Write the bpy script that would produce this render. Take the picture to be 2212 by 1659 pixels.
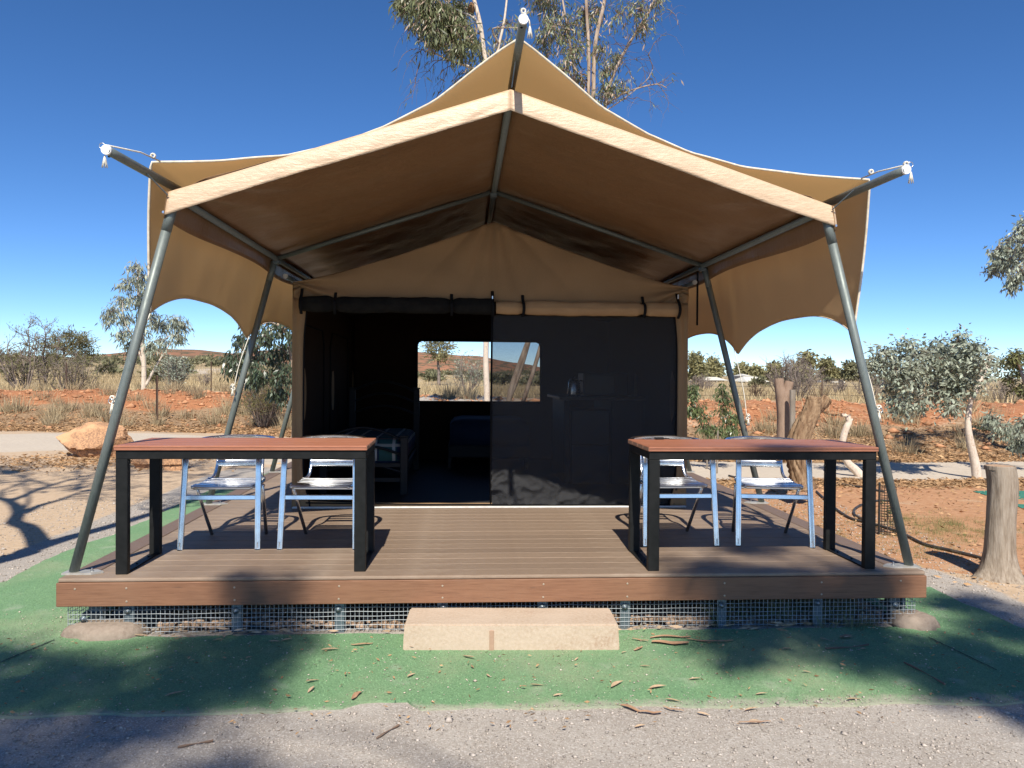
import bpy, bmesh, math, random
import numpy as np
from mathutils import Vector, Matrix, noise as mnoise

for _o in list(bpy.data.objects):
    bpy.data.objects.remove(_o)
scene = bpy.context.scene
C = bpy.context.collection
PI = math.pi
G = 0.335                      # deck top above the ground; structure below is measured from the deck top

# ------------------------------------------------------------------ camera
CAM = np.array([-0.2586, -4.4874, 1.1603])
YAW, PITCH, ROLL = 0.0626, -0.0117, 0.0077
_R0 = np.array([math.cos(YAW), -math.sin(YAW), 0]); _F0 = np.array([math.sin(YAW), math.cos(YAW), 0]); _Z = np.array([0, 0, 1.])
FW = _F0*math.cos(PITCH) + _Z*math.sin(PITCH)
_U0 = -_F0*math.sin(PITCH) + _Z*math.cos(PITCH)
RT = _R0*math.cos(ROLL) + _U0*math.sin(ROLL)
UP = -_R0*math.sin(ROLL) + _U0*math.cos(ROLL)
FOC = 3061.3/4032*2212
cam_d = bpy.data.cameras.new('camera'); cam = bpy.data.objects.new('camera', cam_d); C.objects.link(cam)
cam_d.sensor_width = 36.0; cam_d.lens = 36.0*3061.3/4032; cam_d.clip_start = 0.05; cam_d.clip_end = 3000
cam.matrix_world = Matrix(((RT[0], UP[0], -FW[0], CAM[0]), (RT[1], UP[1], -FW[1], CAM[1]),
                           (RT[2], UP[2], -FW[2], CAM[2]+G), (0, 0, 0, 1)))
scene.camera = cam

def at(dx, dy, y):             # surveyed sight line (2212-wide survey) met with the vertical plane at depth y, above ground
    d = FW + RT*(dx-1106)/FOC - UP*(dy-829.5)/FOC
    p = CAM + d*(y-CAM[1])/d[1]
    return Vector((p[0], p[1], p[2]+G))
def gnd(dx, dy, z=0.0):        # the same met with the horizontal plane z
    d = FW + RT*(dx-1106)/FOC - UP*(dy-829.5)/FOC
    p = CAM + d*(z-G-CAM[2])/d[2]
    return Vector((p[0], p[1], z))

# ------------------------------------------------------------------ sky, sun, exposure
SUN_EL, SUN_AZ = math.radians(46.4), math.radians(2.7)
world = bpy.data.worlds.new('World'); scene.world = world; world.use_nodes = True
wn = world.node_tree.nodes; wl = world.node_tree.links
sky = wn.new('ShaderNodeTexSky'); sky.sky_type = 'NISHITA'; sky.sun_disc = False
sky.sun_elevation = SUN_EL; sky.sun_rotation = math.pi + SUN_AZ
sky.altitude = 600; sky.air_density = 0.55; sky.dust_density = 0.0; sky.ozone_density = 3.0
bg = wn['Background']; bg.inputs['Strength'].default_value = 0.125
hs = wn.new('ShaderNodeHueSaturation'); hs.inputs['Saturation'].default_value = 1.2; hs.inputs['Hue'].default_value = 0.503
wl.new(sky.outputs[0], hs.inputs['Color']); wl.new(hs.outputs[0], bg.inputs['Color'])
sd = bpy.data.lights.new('sun', 'SUN'); sun = bpy.data.objects.new('sun', sd); C.objects.link(sun)
sd.energy = 5.0; sd.angle = math.radians(0.53); sd.color = (1.0, 0.94, 0.84)
_ld = Vector((math.sin(SUN_AZ)*math.cos(SUN_EL), math.cos(SUN_AZ)*math.cos(SUN_EL), -math.sin(SUN_EL)))
sun.rotation_euler = _ld.to_track_quat('-Z', 'Y').to_euler(); sun.location = (-2, -30, 30)
COT = 1/math.tan(SUN_EL)
scene.view_settings.view_transform = 'Standard'; scene.view_settings.look = 'None'
scene.view_settings.exposure = 0.46; scene.view_settings.gamma = 1.0; scene.view_settings.use_curve_mapping = False
scene.render.engine = 'CYCLES'
scene.cycles.use_denoising = True
scene.cycles.max_bounces = 8; scene.cycles.transparent_max_bounces = 12
scene.cycles.sample_clamp_indirect = 8.0

# ------------------------------------------------------------------ helpers
def empty(name, loc=(0, 0, 0), rz=0):
    o = bpy.data.objects.new(name, None); C.objects.link(o); o.location = loc; o.rotation_euler = (0, 0, rz)
    o.empty_display_size = 0.1
    return o
def tag(o, label=None, cat=None, group=None, kind=None):
    if label: o['label'] = label
    if cat: o['category'] = cat
    if group: o['group'] = group
    if kind: o['kind'] = kind
    return o
def copy_tree(o, parent=None):
    c = o.copy(); C.objects.link(c); c.parent = parent
    for ch in list(o.children): copy_tree(ch, c)
    return c

class MB:
    def __init__(s): s.v = []; s.f = []
    def add(s, vs, fs):
        n = len(s.v); s.v.extend([tuple(p) for p in vs]); s.f.extend([tuple(i+n for i in f) for f in fs]); return s
    def box(s, x0, x1, y0, y1, z0, z1):
        vs = [(x, y, z) for z in (z0, z1) for y in (y0, y1) for x in (x0, x1)]
        return s.add(vs, [(0, 2, 3, 1), (4, 5, 7, 6), (0, 1, 5, 4), (2, 6, 7, 3), (0, 4, 6, 2), (1, 3, 7, 5)])
    def bbox(s, x0, x1, y0, y1, z0, z1, b=0.004):     # box with all edges chamfered
        c = [(x0, x1), (y0, y1), (z0, z1)]; vs = []; idx = {}
        for ix in (0, 1):
            for iy in (0, 1):
                for iz in (0, 1):
                    for ax in range(3):
                        p = []
                        for k, i in enumerate((ix, iy, iz)):
                            d = 0 if k == ax else b
                            p.append(c[k][0]+d if i == 0 else c[k][1]-d)
                        idx[(ix, iy, iz, ax)] = len(vs); vs.append(p)
        fs = []
        for ax in range(3):
            o = [k for k in range(3) if k != ax]
            for e in (0, 1):
                q = []
                for (a, bb) in ((0, 0), (1, 0), (1, 1), (0, 1)):
                    t = [0, 0, 0]; t[ax] = e; t[o[0]] = a; t[o[1]] = bb; q.append(idx[(*t, ax)])
                flip = (e == 0) ^ (ax == 1)
                fs.append(tuple(q[::-1] if flip else q))
            for a in (0, 1):                        # edge strips along axis ax
                for bb in (0, 1):
                    t0 = [0, 0, 0]; t0[o[0]] = a; t0[o[1]] = bb; t1 = list(t0); t0[ax] = 0; t1[ax] = 1
                    fs.append((idx[(*t0, o[0])], idx[(*t1, o[0])], idx[(*t1, o[1])], idx[(*t0, o[1])]))
        for ix in (0, 1):
            for iy in (0, 1):
                for iz in (0, 1):
                    fs.append(tuple(idx[(ix, iy, iz, k)] for k in range(3)))
        return s.add(vs, fs)
    def tube(s, pts, r, n=8, cap=True, flat=None, up=None, sec=None):
        if sec: n = len(sec)
        pts = [Vector(p) for p in pts]; m = len(pts)
        rs = r if isinstance(r, (list, tuple)) else [r]*m
        vs = []; last = Vector(up) if up else None
        for i, p in enumerate(pts):
            d = (pts[min(i+1, m-1)]-pts[max(i-1, 0)])
            d = d.normalized() if d.length > 1e-9 else Vector((0, 0, 1))
            if last is None:
                a = Vector((0, 0, 1)) if abs(d.z) < .9 else Vector((1, 0, 0))
            else: a = last
            u = (a - d*a.dot(d))
            if u.length < 1e-6: u = Vector((1, 0, 0)).cross(d)
            u.normalize(); w = d.cross(u); last = u
            fa, fb = flat if flat else (1, 1)
            for k in range(n):
                t = 2*PI*k/n
                if sec: vs.append(p + u*sec[k][0] + w*sec[k][1])
                else: vs.append(p + u*(math.cos(t)*rs[i]*fa) + w*(math.sin(t)*rs[i]*fb))
        fs = [(i*n+k, i*n+(k+1) % n, (i+1)*n+(k+1) % n, (i+1)*n+k) for i in range(m-1) for k in range(n)]
        if cap: fs += [tuple(range(n))[::-1], tuple(range((m-1)*n, m*n))]
        return s.add(vs, fs)
    def grid(s, fn, nu, nv, closed=False):
        vs = [fn(i/nu, j/nv) for j in range(nv+1) for i in range(nu+1)]; w = nu+1
        return s.add(vs, [(j*w+i, j*w+i+1, (j+1)*w+i+1, (j+1)*w+i) for j in range(nv) for i in range(nu)])
    def lathe(s, prof, n=24, c=(0, 0, 0), wob=None):
        vs = []
        for (r, z) in prof:
            for k in range(n):
                t = 2*PI*k/n; rr = r*(wob(t, z) if wob else 1)
                vs.append((c[0]+rr*math.cos(t), c[1]+rr*math.sin(t), c[2]+z))
        m = len(prof)
        fs = [(i*n+k, i*n+(k+1) % n, (i+1)*n+(k+1) % n, (i+1)*n+k) for i in range(m-1) for k in range(n)]
        fs += [tuple(range(n))[::-1], tuple(range((m-1)*n, m*n))]
        return s.add(vs, fs)
    def mesh(s, name, mat, smooth=False):
        me = bpy.data.meshes.new(name); me.from_pydata(s.v, [], s.f); me.validate()
        bm = bmesh.new(); bm.from_mesh(me); bmesh.ops.recalc_face_normals(bm, faces=bm.faces); bm.to_mesh(me); bm.free()
        if mat: me.materials.append(mat)
        if smooth: me.polygons.foreach_set('use_smooth', [True]*len(me.polygons))
        return me
    def build(s, name, mat, parent=None, smooth=False, loc=None):
        o = bpy.data.objects.new(name, s.mesh(name, mat, smooth)); C.objects.link(o)
        if parent: o.parent = parent
        if loc is not None: o.location = loc
        return o
def obj(name, me, parent=None, loc=(0, 0, 0), rot=(0, 0, 0), scale=None):
    o = bpy.data.objects.new(name, me); C.objects.link(o); o.parent = parent; o.location = loc; o.rotation_euler = rot
    if scale: o.scale = scale
    return o
def solid(o, t, off=0):
    m = o.modifiers.new('thickness', 'SOLIDIFY'); m.thickness = t; m.offset = off; return o
def fast_mesh(name, V, F, mat, smooth=False):     # V (n,3) float, F (m,k) int with k = 3 or 4
    V = np.asarray(V, np.float32); F = np.asarray(F, np.int32); k = F.shape[1]
    me = bpy.data.meshes.new(name); me.vertices.add(len(V)); me.vertices.foreach_set('co', V.ravel())
    me.loops.add(F.size); me.loops.foreach_set('vertex_index', F.ravel())
    me.polygons.add(len(F)); me.polygons.foreach_set('loop_start', np.arange(0, F.size, k, dtype=np.int32))
    me.polygons.foreach_set('loop_total', np.full(len(F), k, np.int32))
    if smooth: me.polygons.foreach_set('use_smooth', np.ones(len(F), bool))
    me.update(calc_edges=True)
    if mat: me.materials.append(mat)
    return me
def N3(x, y, z=0.0, s=1.0): return mnoise.noise(Vector((x*s, y*s, z*s)))
def smooth01(a, b, x):
    t = np.clip((np.asarray(x, float)-a)/(b-a), 0, 1); return t*t*(3-2*t)
def spline(pts, n=6):
    pts = [Vector(p) for p in pts]; P = [pts[0]*2-pts[1]]+pts+[pts[-1]*2-pts[-2]]; out = []
    for i in range(1, len(P)-2):
        for k in range(n):
            t = k/n; a, b, c, d = P[i-1], P[i], P[i+1], P[i+2]
            out.append(0.5*((2*b)+(c-a)*t+(2*a-5*b+4*c-d)*t*t+(3*b-a-3*c+d)*t**3))
    out.append(pts[-1]); return out

# ------------------------------------------------------------------ materials
def mat(name, col, col2=None, scale=6, stretch=(1, 1, 1), rough=.6, metal=0, spec=.4, bump=0, bscale=60, bstretch=None,
        fine=None, fscale=80, lo=.35, hi=.65, transl=0, island=0, detail=6, coat=0, rvar=0, space='Object', stain=None, orand=0, dust=None, tcol=None):
    m = bpy.data.materials.new(name); m.use_nodes = True; nt = m.node_tree; nd = nt.nodes; ln = nt.links
    b = nd['Principled BSDF']; out = nd['Material Output']
    b.inputs['Roughness'].default_value = rough; b.inputs['Metallic'].default_value = metal
    b.inputs['Specular IOR Level'].default_value = spec; b.inputs['Coat Weight'].default_value = coat
    tc = nd.new('ShaderNodeTexCoord')
    def coords(st):
        mp = nd.new('ShaderNodeMapping'); mp.inputs['Scale'].default_value = st; ln.new(tc.outputs[space], mp.inputs['Vector']); return mp.outputs[0]
    def nz(sc, st, det=detail):
        n = nd.new('ShaderNodeTexNoise'); n.inputs['Scale'].default_value = sc; n.inputs['Detail'].default_value = det
        n.inputs['Roughness'].default_value = .6; ln.new(coords(st), n.inputs['Vector']); return n.outputs['Fac']
    def mr(src, a, bb, c=0, d=1):
        r = nd.new('ShaderNodeMapRange'); r.inputs['From Min'].default_value = a; r.inputs['From Max'].default_value = bb
        r.inputs['To Min'].default_value = c; r.inputs['To Max'].default_value = d; ln.new(src, r.inputs['Value']); return r.outputs[0]
    def mix(fac, a, bb, mode='MIX'):
        x = nd.new('ShaderNodeMix'); x.data_type = 'RGBA'; x.blend_type = mode
        if isinstance(fac, (int, float)): x.inputs['Factor'].default_value = fac
        else: ln.new(fac, x.inputs['Factor'])
        for v, i in ((a, 'A'), (bb, 'B')):
            s = [k for k in x.inputs if k.name == i and k.type == 'RGBA'][0]
            if hasattr(v, 'is_output'): ln.new(v, s)
            else: s.default_value = (*v, 1)
        return [k for k in x.outputs if k.type == 'RGBA'][0]
    c = None
    if col2 is not None: c = mix(mr(nz(scale, stretch), lo, hi), col, col2)
    if stain is not None:
        sc, st, colr, a, bb = stain
        c = mix(mr(nz(sc, st), a, bb), c if c is not None else col, colr)
    if fine is not None:
        c = mix(mr(nz(fscale, stretch, 3), .3, .7), c if c is not None else col, fine)
    if dust is not None:
        c = mix(mr(nz(1.1, (1, 1, 1), 8), dust[1], dust[2], 0, dust[3]), c if c is not None else col, dust[0])
    if orand:
        oi = nd.new('ShaderNodeObjectInfo'); hv = nd.new('ShaderNodeHueSaturation'); ln.new(mr(oi.outputs['Random'], 0, 1, 1-orand, 1+orand), hv.inputs['Value']); ln.new(c, hv.inputs['Color']); c = hv.outputs[0]
    if island:
        g = nd.new('ShaderNodeNewGeometry')
        hv = nd.new('ShaderNodeHueSaturation'); ln.new(mr(g.outputs['Random Per Island'], 0, 1, 1-island, 1+island), hv.inputs['Value'])
        if c is not None: ln.new(c, hv.inputs['Color'])
        else: hv.inputs['Color'].default_value = (*col, 1)
        c = hv.outputs[0]
    if c is not None: ln.new(c, b.inputs['Base Color'])
    else: b.inputs['Base Color'].default_value = (*col, 1)
    if rvar: ln.new(mr(nz(scale*1.7, stretch), .3, .7, rough-rvar, rough+rvar), b.inputs['Roughness'])
    if bump:
        bp = nd.new('ShaderNodeBump'); bp.inputs['Strength'].default_value = bump; bp.inputs['Distance'].default_value = .01
        ln.new(nz(bscale, bstretch or stretch), bp.inputs['Height']); ln.new(bp.outputs[0], b.inputs['Normal'])
    if transl:
        t = nd.new('ShaderNodeBsdfTranslucent'); mx = nd.new('ShaderNodeMixShader'); mx.inputs[0].default_value = transl
        if tcol: t.inputs['Color'].default_value = (*tcol, 1)
        elif c is not None: ln.new(c, t.inputs['Color'])
        else: t.inputs['Color'].default_value = (*col, 1)
        ln.new(b.outputs[0], mx.inputs[1]); ln.new(t.outputs[0], mx.inputs[2]); ln.new(mx.outputs[0], out.inputs['Surface'])
    return m
M = {}
M['deck'] = mat('deck_composite', (.225, .158, .108), (.155, .103, .070), 3, (2.2, 45, 45), .62, fine=(.25, .18, .125), fscale=9, bump=.25, bscale=7, bstretch=(3, 90, 90), stain=(2.2, (1, 1, 1), (.275, .21, .15), .55, .75), orand=.1, dust=((.34, .265, .20), .48, .66, .45))
M['deck_side'] = mat('deck_composite_side', (.175, .118, .088), (.125, .083, .062), 3, (45, 2.2, 45), .62, fine=(.19, .135, .102), fscale=9, bump=.25, bscale=7, bstretch=(90, 3, 90))
M['fascia'] = mat('fascia_board', (.225, .108, .056), (.145, .064, .033), 2.5, (1.2, 1, 26), .55, fine=(.25, .125, .068), fscale=6, bump=.2, bscale=8, bstretch=(2, 1, 60), stain=(4, (1.1, 1, 16), (.055, .03, .02), .63, .70), dust=((.27, .155, .09), .5, .7, .35))
M['table_wood'] = mat('table_plank', (.35, .135, .072), (.26, .092, .05), 3, (2, 40, 40), .5, fine=(.37, .15, .085), fscale=8, bump=.2, bscale=8, bstretch=(2, 70, 70), orand=.12, dust=((.37, .20, .125), .5, .7, .35))
M['table_end'] = mat('plank_end_grain', (.42, .24, .15), (.30, .16, .09), 30, (1, 3, 1), .7)
M['black_steel'] = mat('black_powder_coat', (.010, .0105, .010), (.015, .0155, .015), 20, rough=.5, spec=.15, bump=.06, bscale=300, stain=(60, (1, 1, 1), (.09, .085, .075), .74, .78))
M['galv'] = mat('galvanised_pole', (.165, .19, .175), (.115, .14, .128), 7, (6, 6, 1), .5, .3, rvar=.1, bump=.04, bscale=40, fine=(.19, .21, .195), fscale=30)
M['mesh_wire'] = mat('galvanised_wire', (.50, .54, .55), (.40, .44, .45), 30, rough=.4, metal=.4)
M['galv_flat'] = mat('galvanised_flat', (.20, .245, .26), (.14, .175, .19), 18, rough=.45, metal=.6)
M['plate'] = mat('base_plate', (.52, .50, .45), (.38, .36, .31), 20, rough=.5, metal=.4)
M['cap'] = mat('white_plastic_cap', (.82, .82, .80), rough=.35)
M['alu'] = mat('polished_aluminium', (.78, .79, .80), (.66, .67, .69), 9, (1, 1, 1), .22, 1.0, rvar=.04)
M['alu_dull'] = mat('ribbed_aluminium', (.70, .71, .72), (.60, .61, .62), 14, (1, 1, 6), .26, 1.0, rvar=.04)
M['zinc'] = mat('bolt_zinc', (.6, .61, .62), rough=.3, metal=1)
M['screw'] = mat('screw_head', (.48, .40, .30), rough=.45, metal=.5)
M['rope'] = mat('white_cotton_rope', (.74, .70, .60), (.6, .55, .45), 60, rough=.9, bump=.4, bscale=200)
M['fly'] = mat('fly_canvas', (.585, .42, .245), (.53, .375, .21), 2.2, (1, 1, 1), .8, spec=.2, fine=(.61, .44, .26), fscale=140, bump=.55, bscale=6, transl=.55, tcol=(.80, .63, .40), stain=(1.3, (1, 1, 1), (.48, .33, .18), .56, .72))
M['hem'] = mat('cream_hem_tape', (.76, .68, .54), (.6, .5, .36), 25, rough=.85)
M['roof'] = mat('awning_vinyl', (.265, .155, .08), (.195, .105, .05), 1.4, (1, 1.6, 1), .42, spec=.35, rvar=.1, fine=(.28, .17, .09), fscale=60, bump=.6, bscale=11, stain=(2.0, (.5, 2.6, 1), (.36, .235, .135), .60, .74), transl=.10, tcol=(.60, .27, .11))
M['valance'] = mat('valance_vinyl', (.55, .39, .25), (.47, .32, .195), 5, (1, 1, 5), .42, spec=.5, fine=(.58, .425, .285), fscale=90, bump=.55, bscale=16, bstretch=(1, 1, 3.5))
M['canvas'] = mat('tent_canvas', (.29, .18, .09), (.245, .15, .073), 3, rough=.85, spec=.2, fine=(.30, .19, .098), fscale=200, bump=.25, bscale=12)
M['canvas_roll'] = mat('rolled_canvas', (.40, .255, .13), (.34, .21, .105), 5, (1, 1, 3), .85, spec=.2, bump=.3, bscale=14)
M['black_web'] = mat('black_webbing', (.010, .010, .011), rough=.9, spec=.1)
M['dark_roll'] = mat('rolled_black_mesh', (.010, .010, .010), (.017, .016, .014), 12, rough=.9, spec=.08, bump=.6, bscale=20)
M['inner_shade'] = mat('tent_inner_shade', (.028, .014, .007), (.022, .011, .006), 3, rough=.9, spec=.1, bump=.2, bscale=12)  # near-black brown puts the shade inside the tent into the canvas colour
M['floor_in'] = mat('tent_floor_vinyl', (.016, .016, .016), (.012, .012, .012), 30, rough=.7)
M['sill'] = mat('white_sill_strip', (.72, .70, .66), (.6, .57, .52), 20, rough=.5)
M['bed_metal'] = mat('bed_frame_black', (.008, .008, .009), rough=.5, spec=.2)
M['bed_post'] = mat('bed_post_dark_wood', (.016, .014, .013), (.022, .019, .017), 8, (1, 1, 8), .6, spec=.2)
M['fridge'] = mat('grey_fridge_door', (.06, .06, .063), rough=.4)
M['counter'] = mat('counter_top', (.12, .10, .08), (.09, .075, .055), 20, rough=.4)
M['cabinet'] = mat('cabinet_dark', (.014, .014, .015), rough=.5)
M['navy'] = mat('navy_blanket', (.008, .016, .04), (.01, .02, .045), 12, rough=.9)
M['concrete'] = mat('step_concrete', (.49, .385, .285), (.42, .315, .22), 5, rough=.9, spec=.2, fine=(.52, .415, .315), fscale=60, bump=.28, bscale=45, stain=(3.2, (1, 1, 1.6), (.36, .24, .16), .54, .68))
M['footing'] = mat('footing_concrete', (.27, .215, .165), (.19, .14, .105), 7, rough=.95, spec=.1, fine=(.31, .25, .195), fscale=40, bump=.9, bscale=28)
M['stone'] = mat('under_deck_stone', (.38, .265, .18), (.24, .16, .105), 20, rough=.95, spec=.1, island=.35)
M['redrock'] = mat('red_berm_rock', (.50, .27, .15), (.38, .18, .09), 12, rough=.95, spec=.1, island=.3)
M['boulder'] = mat('orange_sandstone', (.60, .36, .20), (.42, .235, .13), 2.4, rough=.95, spec=.1, fine=(.58, .33, .175), fscale=40, bump=1.0, bscale=16, stain=(2.0, (1, 1, 1), (.19, .115, .08), .42, .53))
M['gravel'] = mat('gravel_stone', (.45, .395, .34), (.36, .31, .265), 40, rough=.95, spec=.1, island=.4)
M['leaf_dry'] = mat('dry_leaf', (.56, .41, .27), (.42, .28, .17), 30, rough=.8, spec=.2, island=.45, transl=.15)
M['litter'] = mat('leaf_litter', (.42, .27, .145), (.30, .175, .09), 9, rough=.9, spec=.1, island=.45)
M['bark_strip'] = mat('bark_strip', (.44, .27, .16), (.30, .165, .095), 20, (1, 6, 6), .85)
M['pile'] = mat('turf_pile', (.17, .305, .15), (.205, .34, .175), 3, rough=.7, spec=.25, island=.35)
M['gum_leaf'] = mat('gum_leaf', (.20, .215, .10), (.15, .17, .085), 3, rough=.42, spec=.5, island=.5, transl=.22)
M['gum_leaf_dark'] = mat('gum_leaf_dark', (.06, .085, .05), (.08, .105, .06), 3, rough=.35, spec=.6, island=.5, transl=.15)
M['gum_leaf_grey'] = mat('gum_leaf_grey', (.33, .355, .27), (.25, .285, .215), 3, rough=.5, spec=.4, island=.45, transl=.15)
M['gum_leaf_olive'] = mat('gum_leaf_olive', (.20, .195, .075), (.14, .15, .06), 3, rough=.45, spec=.4, island=.45, transl=.2)
M['gum_leaf_pale'] = mat('gum_leaf_pale_dead', (.46, .34, .25), rough=.6, island=.4, transl=.2)
M['acacia'] = mat('acacia_leaf', (.20, .185, .075), (.16, .15, .065), 2, rough=.7, island=.4, transl=.15)
M['sap_leaf'] = mat('sapling_leaf', (.15, .185, .075), (.105, .14, .06), 5, rough=.35, spec=.5, island=.4, transl=.2)
M['far_leaf'] = mat('far_tree_leaf', (.27, .245, .115), (.19, .175, .085), .6, rough=.8, island=.4, transl=.1)
M['far_leaf_dark'] = mat('far_tree_leaf_dark', (.17, .165, .085), (.13, .125, .07), .6, rough=.8, island=.4)
M['bark_white'] = mat('gum_bark_white', (.60, .52, .43), (.38, .28, .20), 5, (3, 3, 1), .8, spec=.2, fine=(.68, .58, .48), fscale=30, bump=.3, bscale=20, stain=(4, (2, 2, .6), (.30, .17, .10), .60, .70))
M['bark_mixed'] = mat('gum_bark_mixed', (.50, .40, .31), (.25, .17, .12), 3, (4, 4, .8), .85, spec=.2, bump=.3, bscale=15)
M['twig'] = mat('twig_bark', (.16, .105, .075), (.24, .17, .125), 4, rough=.9, spec=.1)
M['twig_grey'] = mat('dead_twig_grey', (.25, .205, .175), (.165, .13, .11), 4, rough=.95, spec=.1)
M['stump'] = mat('weathered_stump', (.29, .235, .175), (.18, .135, .095), 4, (6, 6, .7), .95, spec=.1, fine=(.37, .31, .245), fscale=10, bump=.8, bscale=10, bstretch=(8, 8, .8), stain=(3.0, (3, 3, .7), (.085, .06, .045), .62, .70))
M['stump_top'] = mat('sawn_wood', (.50, .34, .21), (.36, .22, .13), 18, rough=.9, bump=.4, bscale=60)
M['stump_bark'] = mat('twisted_stump_bark', (.34, .235, .145), (.18, .11, .065), 3, (7, 7, .9), .95, spec=.1, bump=1.0, bscale=5, bstretch=(10, 10, 1), stain=(5, (6, 6, .8), (.09, .055, .035), .58, .66))
M['stump_smooth'] = mat('smooth_stump_bark', (.33, .235, .175), (.24, .165, .12), 5, (3, 3, 1), .9, spec=.1, bump=.3, bscale=15)
M['post_wood'] = mat('grey_timber_post', (.30, .26, .215), (.2, .165, .13), 6, (6, 6, .7), .95, bump=.5, bscale=12, bstretch=(8, 8, .8))
M['rust'] = mat('rusty_picket', (.10, .055, .035), (.06, .04, .03), 20, rough=.8)
M['wire'] = mat('rusty_wire', (.09, .07, .055), rough=.7, metal=.3)
M['hose'] = mat('black_poly_hose', (.03, .028, .027), (.055, .048, .042), 10, rough=.55, stain=(6, (1, 1, 1), (.11, .085, .065), .55, .7))
M['cage'] = mat('black_plastic_mesh', (.02, .02, .019), rough=.6)
M['dry_grass'] = mat('dry_grass', (.52, .41, .24), (.42, .325, .19), .4, rough=.9, spec=.1, island=.4, transl=.15)
M['tussock'] = mat('tussock_grass', (.42, .335, .205), (.29, .23, .145), .7, rough=.9, spec=.1, island=.4, transl=.1)
M['green_grass'] = mat('green_grass', (.13, .175, .055), (.22, .22, .085), 2, rough=.8, island=.4, transl=.2)
M['roof_cream'] = mat('cream_metal_roof', (.72, .68, .58), rough=.5)
M['wall_pale'] = mat('pale_house_wall', (.45, .42, .36), (.36, .34, .3), 1, rough=.8)
M['van_white'] = mat('white_van_paint', (.78, .78, .77), rough=.35)
M['glass_dark'] = mat('dark_glass', (.02, .025, .03), rough=.15)
M['glass_tint'] = M['glass_dark']
M['tyre'] = mat('tyre', (.02, .02, .02), rough=.8)
M['keyfob'] = mat('black_key_fob', (.015, .015, .016), rough=.4)
M['nest'] = mat('brown_nest', (.25, .14, .06), (.16, .085, .04), 30, rough=.9, bump=.8, bscale=60)
# ------------------------------------------------------------------ special materials
def nodes_of(name):
    m = bpy.data.materials.new(name); m.use_nodes = True
    return m, m.node_tree.nodes, m.node_tree.links
class NT:
    def __init__(s, name):
        s.m, s.n, s.l = nodes_of(name); s.b = s.n['Principled BSDF']; s.tc = s.n.new('ShaderNodeTexCoord')
        s.b.inputs['Specular IOR Level'].default_value = .2
    def co(s, st=(1, 1, 1), space='Object'):
        mp = s.n.new('ShaderNodeMapping'); mp.inputs['Scale'].default_value = st; s.l.new(s.tc.outputs[space], mp.inputs[0]); return mp.outputs[0]
    def noise(s, sc, st=(1, 1, 1), det=5, rough=.6):
        n = s.n.new('ShaderNodeTexNoise'); n.inputs['Scale'].default_value = sc; n.inputs['Detail'].default_value = det; n.inputs['Roughness'].default_value = rough
        s.l.new(s.co(st), n.inputs['Vector']); return n.outputs['Fac']
    def vor(s, sc, st=(1, 1, 1), out='Color', feat='F1'):
        n = s.n.new('ShaderNodeTexVoronoi'); n.inputs['Scale'].default_value = sc; n.feature = feat; s.l.new(s.co(st), n.inputs['Vector']); return n.outputs[out]
    def mr(s, v, a, b, c=0., d=1.):
        r = s.n.new('ShaderNodeMapRange'); r.interpolation_type = 'SMOOTHSTEP'
        for k, x in zip(('From Min', 'From Max', 'To Min', 'To Max'), (a, b, c, d)): r.inputs[k].default_value = x
        s.l.new(v, r.inputs['Value']); return r.outputs[0]
    def math(s, op, a, b):
        x = s.n.new('ShaderNodeMath'); x.operation = op
        for i, v in enumerate((a, b)):
            if isinstance(v, (int, float)): x.inputs[i].default_value = v
            else: s.l.new(v, x.inputs[i])
        return x.outputs[0]
    def mix(s, f, a, b, mode='MIX'):
        x = s.n.new('ShaderNodeMix'); x.data_type = 'RGBA'; x.blend_type = mode
        if isinstance(f, (int, float)): x.inputs[0].default_value = f
        else: s.l.new(f, x.inputs[0])
        for v, i in ((a, 6), (b, 7)):
            if isinstance(v, tuple): x.inputs[i].default_value = (*v, 1)
            else: s.l.new(v, x.inputs[i])
        return x.outputs[2]
    def attr(s, nm):
        a = s.n.new('ShaderNodeAttribute'); a.attribute_name = nm
        sp = s.n.new('ShaderNodeSeparateColor'); s.l.new(a.outputs['Color'], sp.inputs[0]); return sp.outputs
    def bump(s, h, st=.5, d=.01):
        b = s.n.new('ShaderNodeBump'); b.inputs['Strength'].default_value = st; b.inputs['Distance'].default_value = d
        s.l.new(h, b.inputs['Height']); s.l.new(b.outputs[0], s.b.inputs['Normal'])
    def done(s, col, rough=.95):
        s.l.new(col, s.b.inputs['Base Color']); s.b.inputs['Roughness'].default_value = rough; return s.m

t = NT('ground_soil')
z1 = t.attr('zone_a'); z2 = t.attr('zone_b')
nA = t.noise(2.3); nB = t.noise(14); nC = t.noise(90, det=3); vc = t.vor(170); sepv = t.n.new('ShaderNodeSeparateColor'); t.l.new(vc, sepv.inputs[0])
def zmask(z, w=.7):
    v = t.math('ADD', z, t.math('MULTIPLY', t.math('SUBTRACT', t.math('ADD', t.math('MULTIPLY', nA, .55), t.math('MULTIPLY', nB, .45)), .5), w))
    return t.mr(v, .4, .6)
sand = t.mix(t.mr(nB, .35, .65), (.56, .42, .285), (.49, .355, .23))
grav = t.mix(t.mr(nA, .35, .65), (.40, .36, .31), (.34, .30, .255))
grav = t.mix(t.mr(sepv.outputs[0], .55, 1.0), grav, (.52, .475, .425))
grav = t.mix(t.mr(sepv.outputs[1], .8, 1.0), grav, (.33, .285, .245))
red = t.mix(t.mr(nB, .3, .7), (.51, .285, .155), (.41, .205, .10))
red = t.mix(t.mr(nA, .55, .75), red, (.50, .33, .20))
lit = t.mix(t.mr(nC, .4, .6), (.40, .27, .155), (.20, .125, .075))
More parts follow.
